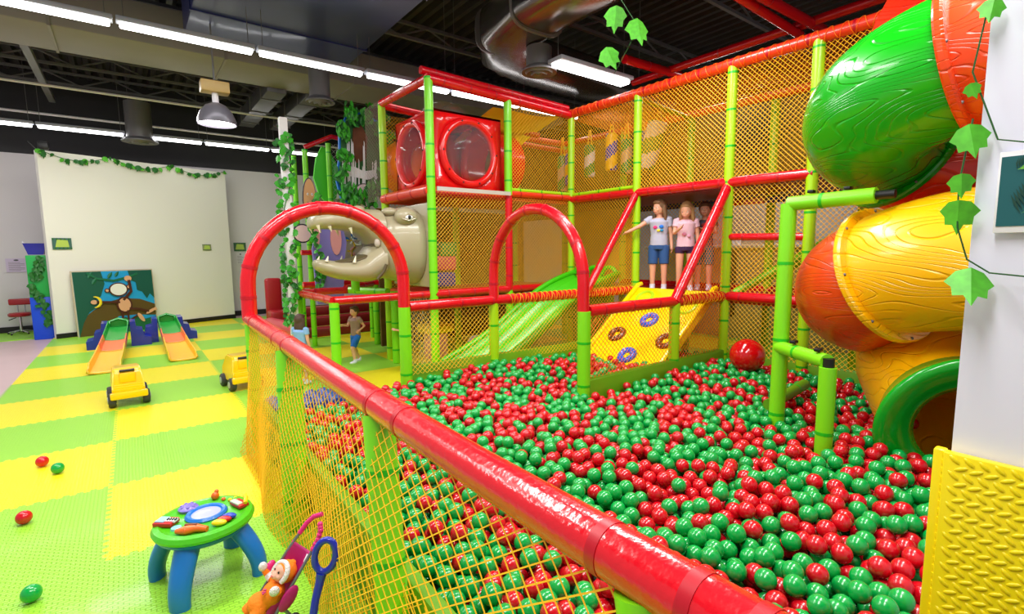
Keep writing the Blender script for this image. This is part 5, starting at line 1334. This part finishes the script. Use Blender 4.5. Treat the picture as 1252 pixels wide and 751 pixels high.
# ------------------------------------------------------------------ children
SKIN = mat('child skin', (.90, .66, .54), .5)
def person(label, loc, rz, h, shirt, short, hair, P, long_hair=True, long_short=.20, shoes=(.85, .85, .9), gfx=None):
    """local frame: facing +x, left is +y; lengths as fractions of height h"""
    t = thing('person', label, 'person', loc, rz)
    S = lambda p: V(p) * h
    J = dict(hipL=(0, .055, .50), hipR=(0, -.055, .50), kneeL=(.01, .06, .275), kneeR=(.01, -.06, .275), ankL=(-.01, .062, .045), ankR=(-.01, -.062, .045),
             shL=(0, .098, .79), shR=(0, -.098, .79), elL=(-.01, .125, .64), elR=(-.01, -.125, .64), wrL=(.02, .13, .51), wrR=(.02, -.13, .51), head=(.012, 0, .915), look=(1, 0, 0))
    J.update(P)
    mb = MB()
    T = lambda pts, rs, seg=14: mb.tube([S(p) for p in pts], 0, None, seg, rs=[r * h for r in rs])
    E = lambda p, r, rot=None: mb.sph(S(p), tuple(x * h for x in r), None, 18, 12, rot=rot)
    hc = V(J['head']); lk = V(J['look']).normalized(); sd = V((0, 0, 1)).cross(lk).normalized()
    # torso and neck
    E((0, 0, .52), (.062, .088, .07)); E((0, 0, .60), (.055, .078, .08)); E((0, 0, .70), (.062, .088, .08)); E((0, 0, .765), (.05, .10, .045))
    T([(0, 0, .77), (.004, 0, .84), tuple(hc - V((0, 0, .03)))], [.034, .030, .032])
    # head with face
    a = math.atan2(lk.y, lk.x)
    E(tuple(hc), (.068, .060, .080), (0, 0, a)); E(tuple(hc + lk * .022 - V((0, 0, .035))), (.045, .042, .042), (0, 0, a))
    E(tuple(hc + lk * .070 - V((0, 0, .012))), (.010, .008, .012)); E(tuple(hc + lk * .064 - V((0, 0, .040))), (.008, .016, .007), (0, 0, a))
    for s in (-1, 1): E(tuple(hc + sd * s * .060 - V((0, 0, .012))), (.012, .006, .018), (0, 0, a)); E(tuple(hc + lk * .045 + sd * s * .024 - V((0, 0, .025))), (.02, .018, .018))
    for s in ('L', 'R'):
        T([J['hip' + s], J['knee' + s], J['ank' + s]], [.050, .036, .024]); hipk = V(J['knee' + s]).lerp(V(J['ank' + s]), .35); E(tuple(hipk - V((.008, 0, 0))), (.032, .03, .06))
        an = V(J['ank' + s]); E(tuple(an + V((.035, 0, -.022))), (.062, .026, .022))
        T([J['sh' + s], J['el' + s], J['wr' + s]], [.030, .023, .016])
        w_ = V(J['wr' + s]); d = (w_ - V(J['el' + s])).normalized(); sgn = 1 if s == 'L' else -1
        pl = w_ + d * .028; side = d.cross(V((0, 1, 0))).normalized() if abs(d.y) < .9 else V((0, 0, 1))
        side = (V((1, 0, 0)) - d * d.x); side = side.normalized() if side.length > .2 else V((0, 0, 1)); pn = d.cross(side)
        T([tuple(w_), tuple(pl), tuple(pl + d * .012)], [.015, .017, .016])
        for k, ln in enumerate((.034, .040, .038, .030)):
            o_ = side * (.0165 - .011 * k); b0_ = pl + d * .010 + o_
            T([tuple(b0_), tuple(b0_ + d * ln * .5 + o_ * .2), tuple(b0_ + d * ln + pn * sgn * .008 + o_ * .3)], [.0062, .0058, .005], 8)
        b0_ = w_ + d * .012 + side * .012
        T([tuple(b0_), tuple(b0_ + side * .016 + d * .014), tuple(b0_ + side * .020 + d * .030)], [.008, .0068, .006], 8)
    o = mb.build('body', SKIN, t, world=False); remesh(o, .0055 * h, 3)
    # face marks
    mb = MB()
    for s in (-1, 1):
        mb.sph(S(hc + lk * .060 + sd * s * .024 + V((0, 0, .003))), (.006 * h, .009 * h, .006 * h), M_WHITE, 10, 8, rot=(0, 0, a)); mb.sph(S(hc + lk * .0645 + sd * s * .024 + V((0, 0, .003))), .0045 * h, mat('iris', (.18, .12, .1), .3), 8, 6)
    mb.build('eyes', None, t, world=False)
    MB().tube([S(hc + lk * .068 + sd * q * .016 - V((0, 0, .042 - abs(q) * .003))) for q in (-1, 0, 1)], .0035 * h, mat('lips', (.78, .38, .36), .5), 6).build('mouth', None, t, world=False)
    # hair
    mh = mat('hair %s' % str(hair), hair, .55, bump=(90, .6, 'noise'), vary=(25, .35)); mb = MB()
    mb.sph(S(hc - lk * .014 + V((0, 0, .014))), (.072 * h, .070 * h, .080 * h), None, 24, 16, rot=(0, 0, a))
    mb.sph(S(hc + lk * .03 + V((0, 0, .055))), (.042 * h, .055 * h, .026 * h), None, 16, 10, rot=(0, 0, a))
    if long_hair:
        for s in np.linspace(-1.25, 1.25, 11):
            b1 = hc - lk * .045 * math.cos(s) + sd * .062 * math.sin(s); b2 = b1 - V((0, 0, .10)) - lk * .008 + sd * .012 * math.sin(s); b3 = b2 - V((0, 0, .055 + .01 * math.cos(s * 7))) - lk * .004
            mb.tube([S(b1 + V((0, 0, .02))), S(b1 - V((0, 0, .03))), S(b2), S(b3)], 0, None, 10, rs=[.024 * h, .026 * h, .021 * h, .008 * h])
    o = mb.build('hair', mh, t, world=False); remesh(o, .007 * h, 2)
    # clothes
    ms = mat('shirt %s' % str(shirt), shirt, .8, bump=(30, .3, 'noise')); mb = MB()
    mb.tube([S((0, 0, z)) for z in (.50, .56, .62, .70, .76, .80)], 0, ms, 24, rs=[.096 * h, .094 * h, .088 * h, .098 * h, .108 * h, .055 * h], up=(1, 0, 0), sy=.78)
    for s in ('L', 'R'):
        q = V(J['sh' + s]).lerp(V(J['el' + s]), .5); q0 = V(J['sh' + s]); q0.y *= .75
        mb.tube([S(q0), S(V(J['sh' + s])), S(q)], 0, ms, 16, rs=[.040 * h, .040 * h, .037 * h])
    o = mb.build('shirt', ms, t, world=False); o.data.materials.clear(); o.data.materials.append(ms); remesh(o, .006 * h, 2)
    mc = mat('shorts %s' % str(short), short, .8, bump=(50, .3, 'noise')); mb = MB()
    mb.tube([S((0, 0, z)) for z in (.46, .50, .545)], 0, mc, 24, rs=[.090 * h, .094 * h, .088 * h], up=(1, 0, 0), sy=.8)
    for s in ('L', 'R'):
        k_ = V(J['hip' + s]).lerp(V(J['knee' + s]), long_short / .225 if long_short < .225 else .95)
        mb.tube([S(J['hip' + s]), S(k_)], 0, mc, 16, rs=[.058 * h, .052 * h])
    o = mb.build('shorts', mc, t, world=False); o.data.materials.clear(); o.data.materials.append(mc); remesh(o, .006 * h, 2)
    msh = mat('shoe %s' % str(shoes), shoes, .6)
    for s in ('L', 'R'):
        an = V(J['ank' + s]); mb = MB(); mb.sph(S(an + V((.035, 0, -.020))), (.072 * h, .033 * h, .026 * h), msh, 16, 10); mb.cyl(S(an - V((0, 0, .02))), S(an + V((0, 0, .035))), .030 * h, msh)
        mb.build('shoe', None, t, world=False)
    if gfx:
        mb = MB()
        for (y, z, r_, c) in gfx: mb.sph(S((.078, y, z)), (.008 * h, r_ * h, r_ * h * .8), mat('print %s' % str(c), c, .7), 12, 8)
        mb.build('shirt_print', None, t, world=False)
    return t
rzc = PI + .55
person('girl in grey printed t-shirt and denim shorts on the ledge, one arm stretched out', (5.12, 3.80, .99), rzc, 1.10, (.72, .72, .80), (.16, .32, .55), (.50, .36, .24),
       dict(elR=(.07, -.20, .715), wrR=(.12, -.32, .655), look=(.75, -.75, -.12), elL=(-.02, .125, .63), wrL=(.0, .135, .49)), long_short=.2,
       gfx=[(-.035, .70, .022, (.92, .2, .5)), (.03, .705, .024, (.1, .45, .85)), (.0, .665, .018, (.9, .85, .2)), (.035, .665, .018, (.1, .55, .75))])
person('girl in pale pink top and dark shorts standing behind the red diagonal rail', (5.22, 3.50, .99), rzc + .1, 1.06, (.93, .76, .82), (.24, .12, .30), (.66, .50, .32),
       dict(elR=(.03, -.12, .65), wrR=(.11, -.07, .70), look=(.8, -.3, -.45), head=(.03, 0, .905)), long_short=.07, gfx=[(-.02, .64, .025, (.85, .5, .6)), (.03, .62, .02, (.85, .6, .7))])
person('child in dark grey and red shirt at the back of the ledge', (5.48, 3.42, .99), rzc - .1, 1.06, (.30, .30, .36), (.15, .45, .45), (.40, .26, .18),
       dict(elR=(.05, -.12, .66), wrR=(.11, .0, .70), elL=(.05, .12, .66), wrL=(.11, .02, .69)), long_hair=False, gfx=[(0, .74, .03, (.6, .15, .15)), (-.06, .76, .02, (.6, .15, .15))])
person('small child in white and blue shirt behind the fence near the ivy column', (1.46, 5.85, .02), PI * .2, .80, (.55, .72, .93), (.30, .45, .75), (.32, .22, .18),
       dict(elL=(.03, .14, .64), wrL=(.10, .13, .54), kneeL=(.05, .06, .28), ankL=(.02, .06, .05)), long_hair=True)
person('toddler in bright blue shorts running beneath the red-railed toddler frame', (2.30, 6.45, .02), PI * 1.1, .78, (.62, .50, .46), (.08, .42, .82), (.34, .22, .16),
       dict(kneeL=(.12, .06, .30), ankL=(.08, .06, .08), kneeR=(.0, -.06, .27), ankR=(-.10, -.06, .07), elL=(-.08, .13, .66), wrL=(.02, .13, .60), elR=(.06, -.13, .66), wrR=(.15, -.11, .68)), long_hair=False)
person('small child in pale blue top behind the net by the lime corner post', (2.62, 5.62, .02), PI * .9, .80, (.62, .85, .92), (.60, .80, .88), (.45, .32, .22),
       dict(elL=(.05, .12, .66), wrL=(.14, .08, .68)), long_hair=True)
# yellow and pink play house piece and plush behind the net
t = thing('toy_table', 'yellow topped toy table with pink sides seen behind the net', 'toy', (3.9, 6.05, .02))
MB().box((3.32, 6.15, .44), (.42, .34, .12), mat('toy yellow vinyl', (1, .82, .05), .4, .3), bev=.04, seg=3).build('table_top', None, t); MB().box((3.32, 6.15, .2), (.28, .22, .38), mat('toy pink vinyl', (.92, .60, .55), .5), bev=.03).build('table_base', None, t)
t = thing('plush_toy', 'cream plush toy lying behind the net near the wave slide', 'soft toy', (3.95, 6.3, .02))
mb = MB()
for k in range(16):
    a = k / 16 * PI; mb.tube([(4.05, 6.3, .12), (4.05 + .12 * math.cos(a), 6.24, .18 + .05 * math.sin(a)), (4.05 + .2 * math.cos(a), 6.2, .06 + .1 * math.sin(a))], .018, M_FUR, 8, rs=[.02, .018, .01])
mb.sph((4.05, 6.3, .10), (.10, .09, .09), M_FUR); o = mb.build('plush_body', None, t)
for k, (c, z) in enumerate((((.18, .25, .62), .0), ((.85, .35, .40), .22), ((.25, .62, .25), .4))):
    o = MB().box((3.32 + .04 * k, 6.0, 1.12 + z), (.36 - .05 * k, .3, .2), mat('foam block %d' % k, c, .5), bev=.04, seg=3).build('foam_block')
    tag(o, ['blue foam block at the bottom of the pile inside the netted frame', 'coral foam block in the middle of the pile inside the netted frame', 'green foam block on top of the pile inside the netted frame'][k], 'foam block')
MB().box((3.9, 5.85, .98), (2.2, 1.2, .05), M_DRED, bev=.01).build('deck', None, fr)
t = thing('snack_counter', 'beige counter seen through the netting on the right', 'counter', (8.2, 4, 0))
MB().box((8.4, 4.4, .75), (.9, 3.4, 1.5), mat('counter beige', (.80, .70, .56), .6), bev=.02).build('counter_body', None, t); MB().box((8.35, 4.4, 1.53), (1.05, 3.5, .06), M_WHITE, bev=.01).build('counter_top', None, t)
MB().box((8.0, 4.5, 1.0), (.1, .3, 1.3), M_WHITE, bev=.01).build('end_panel', None, t)
